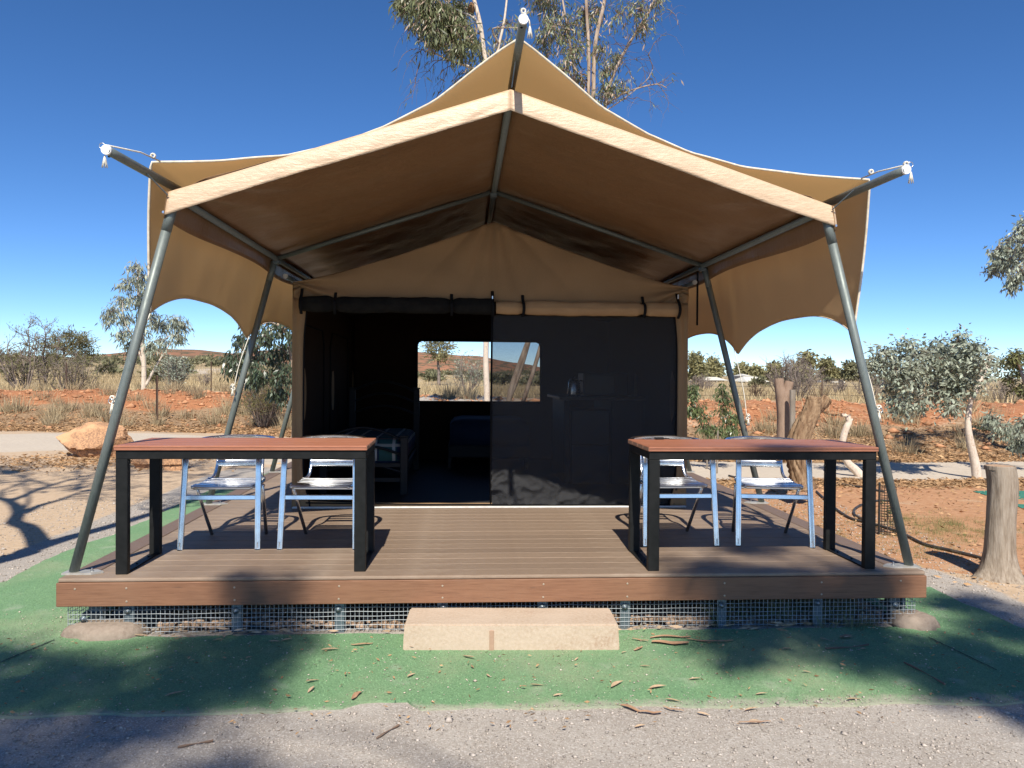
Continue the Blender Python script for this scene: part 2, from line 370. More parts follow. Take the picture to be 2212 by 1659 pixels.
gras = t.mix(t.mr(nA, .3, .7), (.44, .345, .205), (.34, .26, .155))
gras = t.mix(t.mr(t.noise(.12), .5, .62), gras, (.36, .30, .19))
path = t.mix(t.mr(nB, .3, .7), (.58, .50, .40), (.51, .43, .335))
berm = t.mix(t.mr(nB, .35, .65), (.46, .205, .095), (.34, .135, .06))
c = t.mix(zmask(z1[1]), sand, grav)
c = t.mix(zmask(z1[0]), c, red)
c = t.mix(zmask(z2[1], .3), c, path)
c = t.mix(zmask(z2[0], .5), c, gras)
c = t.mix(zmask(z2[2], .7), c, berm)
c = t.mix(zmask(z1[2], .8), c, lit)
c = t.mix(t.mr(nC, .3, .7), c, t.mix(.16, c, (.12, .09, .07)))
t.bump(t.math('ADD', t.math('MULTIPLY', nB, .8), t.math('ADD', t.math('MULTIPLY', nC, .5), t.math('MULTIPLY', sepv.outputs[2], .07))), .42, .02)
M['ground'] = t.done(c)

t = NT('green_turf')
nA = t.noise(2.0); nB = t.noise(120, det=3); nC = t.noise(20)
c = t.mix(t.mr(nA, .3, .7), (.175, .31, .155), (.21, .345, .18))
c = t.mix(t.mr(nB, .35, .65), c, (.13, .235, .12))
c = t.mix(t.mr(t.vor(140, out='Distance'), .0, .12, .45, 0), c, (.5, .52, .42))
c = t.mix(t.mr(t.noise(4.5), .56, .74, 0, .5), c, (.36, .40, .30))
c = t.mix(t.mr(t.noise(.9, det=8), .48, .66, 0, .42), c, (.34, .35, .22))
c = t.mix(t.mr(t.noise(1.7, (1, .5, 1), 6), .55, .7, 0, .4), c, (.13, .25, .14))
sx_ = t.n.new('ShaderNodeSeparateXYZ'); t.l.new(t.co(), sx_.inputs[0])
edge = t.math('ADD', t.mr(sx_.outputs[1], -1.06, -.90, 1, 0), t.math('MULTIPLY', t.math('SUBTRACT', t.noise(9, det=6), .5), 1.6))
c = t.mix(t.mr(edge, .4, .95, 0, .6), c, (.43, .38, .31))
t.bump(nB, .5, .01)
M['turf'] = t.done(c, .85)

t = NT('hill_earth')
nA = t.noise(.03); nB = t.noise(.22, (1, 1, 1.5)); v = t.vor(.16, (1, .6, 1.6), out='Distance')
c = t.mix(t.mr(nA, .35, .65), (.36, .17, .095), (.26, .135, .08))
c = t.mix(t.mr(nB, .46, .60), c, (.10, .095, .055))
c = t.mix(t.mr(v, .15, .4, .8, 0), c, (.085, .085, .05))
M['hill'] = t.done(c)

# black insect mesh: fine weave that lets part of the light through
t = NT('black_insect_mesh')
t.b.inputs['Base Color'].default_value = (.042, .042, .0435, 1); t.b.inputs['Roughness'].default_value = .8; t.b.inputs['Specular IOR Level'].default_value = .05
tr = t.n.new('ShaderNodeBsdfTransparent'); mx = t.n.new('ShaderNodeMixShader')
w = t.math('ADD', t.math('MULTIPLY', t.mr(t.noise(420, det=1), .3, .7), .14), .64)
t.l.new(w, mx.inputs[0]); t.l.new(tr.outputs[0], mx.inputs[1]); t.l.new(t.b.outputs[0], mx.inputs[2])
t.l.new(mx.outputs[0], t.n['Material Output'].inputs['Surface'])
t.bump(t.noise(7, (1, 1, 1), 4), .5, .03)
M['screen'] = t.m

# tartan blanket
t = NT('tartan_blanket')
def wv(axis, sc, ph=0):
    n = t.n.new('ShaderNodeTexWave'); n.bands_direction = axis; n.wave_profile = 'SAW'; n.inputs['Scale'].default_value = sc
    n.inputs['Distortion'].default_value = .3; n.inputs['Detail'].default_value = 1; n.inputs['Phase Offset'].default_value = ph; t.l.new(t.co(), n.inputs['Vector']); return n.outputs['Fac']
c = t.mix(t.mr(wv('X', .9), .45, .5), (.03, .08, .075), (.012, .022, .05))
c = t.mix(t.math('MULTIPLY', t.mr(wv('Z', .9), .45, .5), .5), c, (.03, .10, .09))
c = t.mix(t.math('MULTIPLY', t.mr(wv('X', 1.8, 1), .82, .86), .8), c, (.45, .42, .38))
c = t.mix(t.math('MULTIPLY', t.mr(wv('Z', 1.8, 1), .82, .86), .7), c, (.40, .36, .30))
c = t.mix(t.math('MULTIPLY', t.mr(wv('Y', 1.8, 1), .82, .86), .6), c, (.30, .10, .10))
M['tartan'] = t.done(c, .95)

# ------------------------------------------------------------------ ground
def y_foot(x): return 8.9 + 7.0*(1-smooth01(-8, 4, x))
def h_ground(x, y):
    x = np.asarray(x, float); y = np.asarray(y, float); s = y-y_foot(x); a = x/(np.abs(y)+4.5)
    z = .85*smooth01(0, 5.5, s) - .45*smooth01(6.5, 11, s)
    lump = (np.sin(x*1.7+y*.6)*np.cos(y*1.3-x*.4)+.6*np.sin(x*3.1-y*2.2)+.5*np.cos(x*5.3+y*4.1))
    z = z + .045*lump*smooth01(.5, 4, s)*(1-.5*smooth01(9, 14, s))
    sl = .022-.016*smooth01(-.32, -.12, a)
    z = z + np.clip(s-9.5, 0, 200)*sl + .12*np.sin(x*.11+1.3)*np.sin(y*.09)*smooth01(12, 40, s)
    near = smooth01(3.6, 6.0, np.hypot(x*.8, y-2.5))
    z = z + .012*near*(np.sin(x*2.1+.5)*np.sin(y*1.7)+.5*np.sin(x*4.7)*np.sin(y*5.1+1))*(1-smooth01(6, 20, s)*.3)
    return z
def axis(segs):
    out = []
    for a, b, d in segs: out += list(np.arange(a, b, d))
    out.append(segs[-1][1]); return np.array(out)
gx = axis([(-520, -120, 40), (-120, -40, 6), (-40, -12, 1.2), (-12, 10, .16), (10, 30, .8), (30, 120, 6), (120, 520, 40)])
gy = axis([(-60, -12, 4), (-12, -4, .8), (-4, 17, .16), (17, 30, .4), (30, 60, 1.5), (60, 140, 6), (140, 560, 30)])
X, Y = np.meshgrid(gx, gy); Zg = h_ground(X, Y)
nxg = len(gx); idx = np.arange(X.size).reshape(X.shape)
F = np.stack([idx[:-1, :-1], idx[:-1, 1:], idx[1:, 1:], idx[1:, :-1]], -1).reshape(-1, 4)
gme = fast_mesh('ground', np.stack([X, Y, Zg], -1).reshape(-1, 3), F, M['ground'], True)
sF = Y-y_foot(X); ones = np.ones_like(X)
right = smooth01(-1, 3, X)
za = np.zeros((X.size, 4), np.float32); zb = np.zeros((X.size, 4), np.float32); za[:, 3] = zb[:, 3] = 1
wob = .25*np.sin(X*1.3+Y*.7)+.18*np.sin(Y*2.3-X)
redz = smooth01(2.9, 3.5, X+wob*.6-np.clip(1.4-Y, 0, 3)*.9)*(1-smooth01(5.5, 6.2, Y+wob*.5))*smooth01(-2, 0, Y)
gravz = np.maximum((1-smooth01(-.2, .5, Y))*ones, smooth01(-4.2, -3.7, X)*(1-smooth01(-3.2, -2.4, X))*(1-smooth01(7, 9, Y)))
gravz = np.maximum(gravz, smooth01(2.2, 2.4, X)*(1-smooth01(3.1, 3.5, X+wob*.5)))
gravz = np.maximum(gravz, smooth01(-2.6, -2.4, X)*(1-smooth01(2.5, 2.6, X)))
gravz = gravz*(1-smooth01(4.5, 8, Y)*right)
roadz = np.maximum((1-right)*smooth01(-6.0, -4.5, sF+wob)*(1-smooth01(-1.4, -.4, sF+wob*.6))*.75,
                   smooth01(2, 3.2, X)*smooth01(-2.5, -2.15, sF+wob*.25)*(1-smooth01(-.25, .1, sF+wob*.2)))
litz = np.maximum(smooth01(-.5, .3, sF+wob*.8)*(1-smooth01(2.4, 3.9, sF+wob)), smooth01(2.2, 3.2, X)*smooth01(5.4, 6.1, Y+wob*.6)*(1-smooth01(-2.5, -2.2, sF+wob*.25)))
bermz = smooth01(1.5, 3.2, sF+wob*1.4)*(1-smooth01(6.5, 7.6, sF+wob))*(.68-.08*right)*(1-.75*np.exp(-(X/3.2)**2))
grasz = smooth01(6.3, 8.0, sF+wob)
sandpatch = smooth01(60, 70, Y)*(1-smooth01(95, 110, Y))*smooth01(-.38, -.32, X/(Y+4.5))*(1-smooth01(-.25, -.2, X/(Y+4.5)))
za[:, 0] = redz.ravel(); za[:, 1] = gravz.ravel(); za[:, 2] = (litz*.72).ravel()
zb[:, 0] = (grasz*(1-.7*sandpatch)).ravel(); zb[:, 1] = np.maximum(roadz, sandpatch).ravel(); zb[:, 2] = bermz.ravel()
for nm, arr in (('zone_a', za), ('zone_b', zb)):
    at_ = gme.attributes.new(nm, 'FLOAT_COLOR', 'POINT'); at_.data.foreach_set('color', arr.ravel())
ground = obj('ground', gme); tag(ground, kind='structure')

# far red hill
hp = [(-700, 772), (-250, 764), (0, 768), (150, 772), (219, 771), (290, 762), (357, 754), (410, 756), (455, 760), (520, 766), (640, 752), (760, 745), (860, 752), (906, 759), (1035, 771), (1084, 784), (1165, 797), (1260, 806), (1400, 813)]
crest = [at(dx, dy, 400) for dx, dy in hp]
cx_ = np.array([p.x for p in crest]); cz_ = np.array([p.z for p in crest])
hb = MB(); nu, nv = 160, 16
def hillf(u, v):
    x = cx_[0]+(cx_[-1]-cx_[0])*u; zc = float(np.interp(x, cx_, cz_)); y = 300+180*v
    k = math.sin(min(v/.56, 1)*PI/2)**1.3 if v < .56 else 1-(v-.56)*.6
    base = float(h_ground(x, y))-1.5
    n = N3(x*.02, y*.02, 3)*2.2+N3(x*.07, y*.07, 5)*.9+N3(x*.2, y*.2, 8)*.35
    return (x, y, base+(zc-base)*k+n*k*.7)
hb.grid(hillf, nu, nv)
tag(hb.build('hill', M['hill'], smooth=True), kind='structure')

# ------------------------------------------------------------------ green turf strip round the deck
outer = [(15.9, 1258), (60, 1232), (107, 1210), (150, 1192), (190, 1177), (248, 1157), (276, 1143), (325, 1121), (406, 1081), (470, 1052)]
tl = [gnd(a, b) for a, b in outer]
poly = [(-2.44, 7.4), (-2.44, -.02), (2.44, -.02), (2.44, .55)]
tr_ = [gnd(a/1.8228, b/1.8228) for a, b in ((3668, 2318), (3720, 2345), (3790, 2378), (3860, 2405), (3940, 2440), (4032, 2482))]
poly += [(2.62, .62)]+[(p.x, p.y) for p in tr_]+[(3.6, -.35), (3.75, -.7), (3.5, -1.07)]
fr = [(3.2, -1.08), (2.6, -1.09), (2.16, -1.085), (1.6, -1.06), (1.1, -1.07), (.6, -1.035), (.2, -1.05), (-.2, -1.02), (-.42, -1.03), (-.5, -.93), (-.72, -.95), (-.78, -1.02), (-1.2, -1.03), (-1.7, -1.03), (-2.24, -1.02), (-3.0, -1.01), (-4.0, -.98), (-4.3, -.6), (-4.2, .2), (-3.85, .75)]
poly += fr+[(p.x, p.y) for p in tl]+[(-3.15, 5.6), (-3.15, 7.4)]
def densify(pl, d=.06):
    out = []; rg = random.Random(3)
    for i in range(len(pl)):
        a, b = Vector(pl[i]), Vector(pl[(i+1) % len(pl)]); n = max(1, int((b-a).length/d))
        for k in range(n):
            p = a.lerp(b, k/n); out.append((p.x+N3(p.x*3, p.y*3, 1)*.035+rg.uniform(-.008, .008), p.y+N3(p.x*3, p.y*3, 7)*.035+rg.uniform(-.008, .008)))
    return out
pd = densify(poly)
bm = bmesh.new(); vs = [bm.verts.new((x, y, .011)) for x, y in pd]; fc = bm.faces.new(vs)
ex = bmesh.ops.extrude_face_region(bm, geom=[fc])
bmesh.ops.translate(bm, verts=[v for v in ex['geom'] if isinstance(v, bmesh.types.BMVert)], vec=(0, 0, -.02))
bmesh.ops.triangulate(bm, faces=bm.faces[:]); bmesh.ops.recalc_face_normals(bm, faces=bm.faces)
tme = bpy.data.meshes.new('turf_mat'); bm.to_mesh(tme); bm.free(); tme.materials.append(M['turf'])
turf = obj('turf_mat', tme); tag(turf, 'green artificial turf mat laid on the ground round the timber deck', 'turf')
pdn = np.array(pd)
def inside(px, py):
    r = np.zeros(len(px), bool); j = len(pdn)-1
    for i in range(len(pdn)):
        xi, yi = pdn[i]; xj, yj = pdn[j]
        cnd = ((yi > py) != (yj > py)); xx = (xj-xi)*(py-yi)/(yj-yi+1e-12)+xi
        r ^= cnd & (px < xx); j = i
    return r
rs = np.random.RandomState(5)
bx_ = rs.uniform(-4.1, 3.7, 260000); by_ = rs.uniform(-1.1, 2.5, 260000)
keep = inside(bx_, by_) & ((by_ < .35) | (rs.rand(260000) < .35)) & ~((np.abs(bx_) < 2.46) & (by_ > 0))
bx_, by_ = bx_[keep], by_[keep]; n = len(bx_)
ang = rs.uniform(0, 2*PI, n); hh = rs.uniform(.002, .006, n); le = rs.uniform(-.006, .006, (n, 2)); wd = .0022
V = np.zeros((n, 3, 3)); V[:, 0] = np.stack([bx_-wd*np.cos(ang), by_-wd*np.sin(ang), np.full(n, .010)], -1)
V[:, 1] = np.stack([bx_+wd*np.cos(ang), by_+wd*np.sin(ang), np.full(n, .010)], -1); V[:, 2] = np.stack([bx_+le[:, 0], by_+le[:, 1], .011+hh], -1)
po = obj('turf_fibre', fast_mesh('turf_fibre', V.reshape(-1, 3), np.arange(3*n).reshape(-1, 3), M['pile']), turf); tag(po, kind='stuff')

for a, b in (((0, 2610), (215, 2520)), ((3655, 2510), (3925, 2640))):     # open seams in the turf
    p, q = gnd(a[0]/1.8228, a[1]/1.8228, .012), gnd(b[0]/1.8228, b[1]/1.8228, .012); d = (q-p).normalized(); nn = Vector((-d.y, d.x, 0))
    vs = []; ks = 30
    for k in range(ks+1):
        c_ = p.lerp(q, k/ks)+nn*.006*N3(k*.6, a[0], 1); w_ = .004+.003*abs(N3(k*.9, 3, 2)); vs += [c_+nn*w_+Vector((0, 0, .0035)), c_-nn*w_+Vector((0, 0, .0035))]
    MB().add(vs, [(2*k, 2*k+1, 2*k+3, 2*k+2) for k in range(ks)]).build('seam', mat('turf_seam', (.05, .07, .045), (.08, .09, .06), 40, rough=.95), turf)
# ------------------------------------------------------------------ loose gravel and stones
ICO_V = None
def ico():
    p = (1+5**.5)/2
    v = np.array([(-1, p, 0), (1, p, 0), (-1, -p, 0), (1, -p, 0), (0, -1, p), (0, 1, p), (0, -1, -p), (0, 1, -p), (p, 0, -1), (p, 0, 1), (-p, 0, -1), (-p, 0, 1)])/math.hypot(1, p)
    f = np.array([(0, 11, 5), (0, 5, 1), (0, 1, 7), (0, 7, 10), (0, 10, 11), (1, 5, 9), (5, 11, 4), (11, 10, 2), (10, 7, 6), (7, 1, 8), (3, 9, 4), (3, 4, 2), (3, 2, 6), (3, 6, 8), (3, 8, 9), (4, 9, 5), (2, 4, 11), (6, 2, 10), (8, 6, 7), (9, 8, 1)])
    return v, f
OCT = (np.array([(1, 0, 0), (-1, 0, 0), (0, 1, 0), (0, -1, 0), (0, 0, 1), (0, 0, -1.)]), np.array([(0, 2, 4), (2, 1, 4), (1, 3, 4), (3, 0, 4), (2, 0, 5), (1, 2, 5), (3, 1, 5), (0, 3, 5)]))
def stones(name, pos, size, mt, seed=1, base=None, flat=.6, parent=None):
    bv, bf = base or ico(); r = np.random.RandomState(seed); n = len(pos); k = len(bv)
    V = bv[None]*(1+r.uniform(-.32, .32, (n, k, 1)))*np.asarray(size).reshape(-1, 1, 1)*np.stack([r.uniform(.7, 1.3, n), r.uniform(.7, 1.2, n), r.uniform(.6, 1.1, n)*flat], -1)[:, None]
    a = r.uniform(0, 2*PI, n); ca, sa = np.cos(a)[:, None], np.sin(a)[:, None]
    V = np.stack([V[..., 0]*ca-V[..., 1]*sa, V[..., 0]*sa+V[..., 1]*ca, V[..., 2]], -1)+np.asarray(pos)[:, None]
    F = (bf[None]+(np.arange(n)*k)[:, None, None]).reshape(-1, 3)
    o = obj(name, fast_mesh(name, V.reshape(-1, 3), F, mt), parent); tag(o, kind='stuff'); return o
def scatter(n, x0, x1, y0, y1, seed): r = np.random.RandomState(seed); return r.uniform(x0, x1, n), r.uniform(y0, y1, n)
x, y = scatter(42000, -3.2, 3.4, -2.4, -.95, 11); pr_ = np.random.RandomState(4).rand(len(x)); k = (y < -1.03) | (pr_ < .03+.55*np.exp(-(y+1.05)/.035))
x, y = x[k], y[k]
zz = np.where(inside(x, y), .014, .001)
sz = np.random.RandomState(2).gamma(1.6, .0014, len(x))+.0009
tag(stones('loose_gravel', np.stack([x, y, zz+sz*.2], -1), sz, M['gravel'], 3, OCT), 'fine grey gravel strewn in front of the green turf', 'gravel')
x, y = scatter(5200, -4.0, 3.7, -1.0, .5, 15); k = inside(x, y) & ~((np.abs(x) < 2.46) & (y > 0)); x, y = x[k], y[k]; sz = np.random.RandomState(7).gamma(1.5, .0012, len(x))+.001
tag(stones('turf_crumbs', np.stack([x, y, .014+sz*.2], -1), sz, mat('pale_crumb', (.58, .53, .44), (.42, .34, .24), 60, rough=.95, island=.4), 5, OCT), 'pale grit crumbs strewn over the green turf', 'grit')
x1, y1 = scatter(9000, 2.5, 4.2, -.2, 6, 12); x2, y2 = scatter(6000, -5.0, -3.1, .8, 5, 13)
x = np.concatenate([x1, x2]); y = np.concatenate([y1, y2]); k = ~inside(x, y); x, y = x[k], y[k]; sz = np.random.RandomState(6).gamma(2, .002, len(x))+.002
tag(stones('side_gravel', np.stack([x, y, h_ground(x, y)+sz*.2], -1), sz, M['gravel'], 4, OCT), 'loose gravel on the ground beside the deck', 'gravel')
# red rocks along the berm
r = np.random.RandomState(8); n = 5200
x = r.uniform(-30, 16, n); s_ = np.where(r.rand(n) < .7, r.normal(4.6, 1.2, n), r.uniform(.5, 7, n)); y = y_foot(x)+s_
sz = np.minimum(r.gamma(1.3, .022, n)+.012, .16); tag(stones('berm_rocks', np.stack([x, y, h_ground(x, y)+sz*.15], -1), sz*1.15, M['redrock'], 9, OCT, .55), 'broken red rocks scattered along the earth berm', 'rocks')

# ------------------------------------------------------------------ leaves, grass (bulk)
def leaf_quads(pos, dirs, L, W, seed=1, fold=None):
    r = np.random.RandomState(seed); n = len(pos); d = dirs/(np.linalg.norm(dirs, axis=1, keepdims=True)+1e-9)
    q = r.normal(size=(n, 3)); s = np.cross(d, q); s /= np.linalg.norm(s, axis=1, keepdims=True)+1e-9
    L = np.asarray(L).reshape(-1, 1); W = np.asarray(W).reshape(-1, 1)
    V = np.stack([pos, pos+d*L*.42+s*W*.5, pos+d*L, pos+d*L*.42-s*W*.5], 1)
    return V.reshape(-1, 3), np.arange(4*n).reshape(-1, 4)
def litter(name, x, y, size, seed, mt, label, lift=.006):
    r = np.random.RandomState(seed); n = len(x); a = r.uniform(0, 2*PI, n)
    d = np.stack([np.cos(a), np.sin(a), r.uniform(-.25, .35, n)], -1); L = r.uniform(.6, 1.5, n)*size
    V, F = leaf_quads(np.stack([x, y, h_ground(x, y)+lift+r.uniform(0, .02, n)], -1), d, L, L*r.uniform(.18, .4, n), seed)
    return tag(obj(name, fast_mesh(name, V, F, mt)), label, 'leaf litter', kind='stuff')
r = np.random.RandomState(21); n = 26000
x = r.uniform(-24, 0, n); s_ = np.abs(r.normal(0, 1.5, n))-.5; y = y_foot(x)+s_
litter('leaf_litter', x, y, .085, 22, M['litter'], 'dry leaf litter at the foot of the berm left of the tent')
n = 24000; x = r.uniform(2, 15, n); s_ = np.abs(r.normal(.3, 1.5, n))-.1; y = y_foot(x)+s_
litter('leaf_litter', x, y, .075, 23, M['litter'], 'dry leaf litter on the bank beyond the gravel path')
n = 9000; x = r.uniform(2.7, 11, n); y = r.normal(6.15, .27, n); k = y < 6.55; x, y = x[k], y[k]
litter('leaf_litter', x, y, .065, 24, M['litter'], 'band of brown leaf litter along the near edge of the gravel path')
n = 1500; x = r.uniform(3.2, 8, n); y = r.uniform(.8, 5.8, n)
litter('leaf_litter', x, y, .05, 25, M['litter'], 'few dry leaves strewn over the red dirt behind the big stump')
n = 2200; x = r.normal(-6.4, 1.1, n); y = r.normal(8.9, .7, n)
litter('leaf_litter', x, y, .07, 26, M['litter'], 'dry leaf litter around the orange boulders')

r = np.random.RandomState(27); n = 900; x = r.uniform(-3.9, 3.5, n); y = r.uniform(-1.3, .1, n)
litter('leaf_crumbs', x, y, .022, 28, M['litter'], 'tiny bits of dry leaf and bark strewn over the turf and gravel in front', .013)
def tufts(name, px, py, hgt, blades, spread, seed, mt, label, cat='grass', wd=.006):
    r = np.random.RandomState(seed); n = len(px)*blades
    bx = np.repeat(px, blades)+r.normal(0, 1, n)*np.repeat(np.broadcast_to(spread, len(px)), blades)*.45; by = np.repeat(py, blades)+r.normal(0, 1, n)*np.repeat(np.broadcast_to(spread, len(px)), blades)*.45
    H = np.repeat(np.broadcast_to(hgt, len(px)), blades)*r.uniform(.5, 1.15, n); a = r.uniform(0, 2*PI, n)
    le = H*r.uniform(.1, .75, n); la = np.arctan2(by-np.repeat(py, blades), bx-np.repeat(px, blades))+r.normal(0, .5, n)
    z = h_ground(bx, by)-.01; W = H*wd/.25*r.uniform(.7, 1.3, n)
    V = np.stack([np.stack([bx-W*np.cos(a), by-W*np.sin(a), z], -1), np.stack([bx+W*np.cos(a), by+W*np.sin(a), z], -1), np.stack([bx+le*np.cos(la), by+le*np.sin(la), z+H], -1)], 1)
    return tag(obj(name, fast_mesh(name, V.reshape(-1, 3), np.arange(3*n).reshape(-1, 3), mt)), label, cat, kind='stuff')
r = np.random.RandomState(31)
n = 230; x = r.uniform(-26, 15, n); s_ = np.where(r.rand(n) < .6, r.normal(2.2, .8, n), r.uniform(1, 8.5, n)); y = y_foot(x)+s_
tufts('tussock_grass', x, y, r.uniform(.18, .5, n), 110, r.uniform(.15, .4, n), 32, M['tussock'], 'grey brown grass tussocks growing on the berm')
n = 9000; x = np.concatenate([r.uniform(-45, 28, n//2), r.uniform(-110, 60, n//2)]); y = y_foot(x)+np.concatenate([r.uniform(7, 38, n//2), r.uniform(25, 130, n//2)])
tufts('dry_grass', x, y, r.uniform(.25, .5, n), 16, .5, 33, M['dry_grass'], 'dry straw coloured grass covering the plain behind the berm', wd=.012)
n = 420; x = r.normal(4.55, .42, n); y = r.normal(2.95, .38, n)
x = np.concatenate([x, r.normal(3.35, .2, 70), r.normal(3.6, .25, 60), r.normal(5.6, .4, 90)]); y = np.concatenate([y, r.normal(3.0, .7, 70), r.normal(2.0, .2, 60), r.normal(2.2, .25, 90)])
tufts('green_grass', x, y, r.uniform(.02, .06, len(x)), 30, .07, 34, M['green_grass'], 'patchy green grass growing on the red dirt')
# ================================================================== deck
deck = empty('deck', (0, 0, G)); tag(deck, 'raised brown composite timber deck with red brown fascia and wire mesh skirt', 'deck')
rg = random.Random(7)
bw, pitch = .1376, .1405
bme = MB().bbox(-2.364, 2.364, 0, bw, -.022, 0, .0035).mesh('deck_board', M['deck'])
n_b = 50
for i in range(n_b):
    o = obj('deck_board', bme, deck, (rg.uniform(-.001, .001), .1415+i*pitch, rg.uniform(-.0008, .0008)))
YB = .1415+n_b*pitch
fb = MB(); rr_ = .012
prof = [(.137, -.022), (.137, 0)]+[(rr_-rr_*math.sin(a), -rr_+rr_*math.cos(a)) for a in [k*PI/10 for k in range(6)]]+[(.0, -.018), (.004, -.022)]
m_ = len(prof)
vs = [(x, y, z) for x in (-2.512, 2.512) for y, z in prof]
fb.add(vs, [(k, (k+1) % m_, m_+(k+1) % m_, m_+k) for k in range(m_)]+[tuple(range(m_)), tuple(range(m_, 2*m_))])
fb.build('nosing_board', M['deck'], deck)
for sgn in (-1, 1):
    a, b = sorted((sgn*2.372, sgn*2.512)); MB().bbox(a, b, .1415, YB, -.022, -.0005, .004).build('edge_board', M['deck_side'], deck)
MB().bbox(-2.522, 2.522, -.008, .014, -.157, -.0235, .003).build('fascia_board', M['fascia'], deck)
for sgn in (-1, 1):
    a, b = sorted((sgn*2.500, sgn*2.521)); MB().bbox(a, b, .016, YB, -.157, -.0235, .003).build('fascia_board', M['deck_side'], deck)
bar_x = [at(u/1.8228, 1330, 0.02).x for u in (505, 928, 1335, 1740, 2135, 2465, 2845, 3225)]
scm = MB().lathe([(.0045, 0), (.0045, .001), (.0035, .002), (.0012, .0022)], 10).mesh('screw', M['screw'])
for x in [-2.42]+bar_x+[2.36]:
    for z in ((-.055, -.128) if abs(x) < 2.3 else (-.055,)):
        obj('screw', scm, deck, (x+.004*rg.random(), -.008, z+rg.uniform(-.003, .003)), (PI/2, 0, 0), (1.3, 1.3, 1.3))
barm = MB().box(-.028, .028, .035, .041, -.345, -.12).mesh('mesh_bracket', M['galv_flat'])
wsh = MB().lathe([(.019, 0), (.019, .002), (.012, .003), (.012, .004)], 20).mesh('washer', M['galv_flat'], True)
blt = MB().lathe([(.0075, 0), (.0075, .006), (.005, .008)], 6).lathe([(.004, .006), (.004, .014)], 8).mesh('bolt', M['zinc'])
for x in bar_x:
    o = obj('mesh_bracket', barm, deck, (x, 0, 0)); zz = -.195+rg.uniform(-.008, .008)
    w_ = obj('washer', wsh, o, (rg.uniform(-.008, .008), .0255, zz), (PI/2, 0, 0)); obj('bolt', blt, o, (w_.location.x, .0215, zz), (PI/2, 0, 0))
def wire_panel(along, fixed, a0, a1, z0, z1, pitch=.0254, r=.0016):
    m = MB(); k = int((a1-a0)/pitch); rgw = random.Random(3)
    def pt(a, z, off): return (a, fixed+off, z) if along == 'x' else (fixed+off, a, z)
    for i in range(k+1):
        a = a0+i*pitch
        m.tube([pt(a, z1, 0), pt(a+rgw.uniform(-.002, .002), (z0+z1)/2, rgw.uniform(-.002, .002)), pt(a+rgw.uniform(-.002, .002), z0, 0)], r, 4, False)
    z = z1-.012
    while z > z0:
        pts = [pt(a0+(a1-a0)*j/40, z+.003*math.sin(j*1.1+z*60)*(1 if j % 2 else -.5), -.003) for j in range(41)]
        m.tube(pts, r, 4, False); z -= pitch
    return m
o = wire_panel('x', .031, -2.475, 2.475, -.325, -.15).build('wire_mesh', M['mesh_wire'], deck); tag(o, kind='stuff')
for sgn in (-1, 1):
    o = wire_panel('y', sgn*2.478, .04, 3.2, -.325, -.15).build('wire_mesh', M['mesh_wire'], deck); tag(o, kind='stuff')
# adjustable corner stands
for sgn, x in ((-1, -2.36), (1, 2.38)):
    st = MB().bbox(x-.032, x+.032, .09, .154, -.24, -.022, .004).build('corner_stand', M['galv_flat'], deck)
    MB().bbox(x-.058, x+.05, .065, .17, -.232, -.215, .003).build('stand_plate', M['galv_flat'], st)
    MB().bbox(x-.02, x+.02, .1, .145, -.30, -.23, .003).build('stand_foot', M['galv_flat'], st)
    MB().bbox(x+.035, x+.06, .07, .13, -.27, -.15, .003).build('stand_clip', M['galv_flat'], st)
    w_ = obj('washer', wsh, st, (x-.03, .0245, -.235 if sgn < 0 else -.21), (PI/2, 0, 0)); obj('bolt', blt, st, (x-.03, .0205, w_.location.z), (PI/2, 0, 0))
for k in range(4):                                       # bearers under the boards
    MB().box(-2.45, 2.45, .25+k*2.2, .30+k*2.2, -.13, -.0245).build('bearer', M['galv_flat'], deck)

# concrete footings at the two front corners
def footing(cx, cy, rx, ry, h, label, seed):
    m = MB(); n, k = 28, 7; vs = []
    for j in range(k+1):
        t = j/k; rr = math.cos(t*PI/2*.93)**.55 if j < k else .02; z = h*math.sin(t*PI/2)**.9
        for i in range(n):
            a = 2*PI*i/n; w = 1+.34*N3(math.cos(a)*1.3, math.sin(a)*1.3, seed)+.14*N3(math.cos(a)*4, math.sin(a)*4, seed+t*3)
            vs.append((cx+rx*rr*w*math.cos(a), cy+ry*rr*w*math.sin(a), z-.01+.006*N3(cx+4*math.cos(a)*rr, 4*math.sin(a)*rr, seed)))
    m.add(vs, [(j*n+i, j*n+(i+1) % n, (j+1)*n+(i+1) % n, (j+1)*n+i) for j in range(k) for i in range(n)]+[tuple(range(k*n, k*n+n))])
    return tag(m.build('concrete_footing', M['footing'], smooth=True), label, 'footing', 'concrete footings under the deck corners')
footing(-2.26, .06, .235, .15, .09, 'low rounded concrete footing under the left front corner of the deck', 1)
footing(2.46, .05, .15, .15, .085, 'rounded grey concrete footing under the right front corner of the deck', 5)
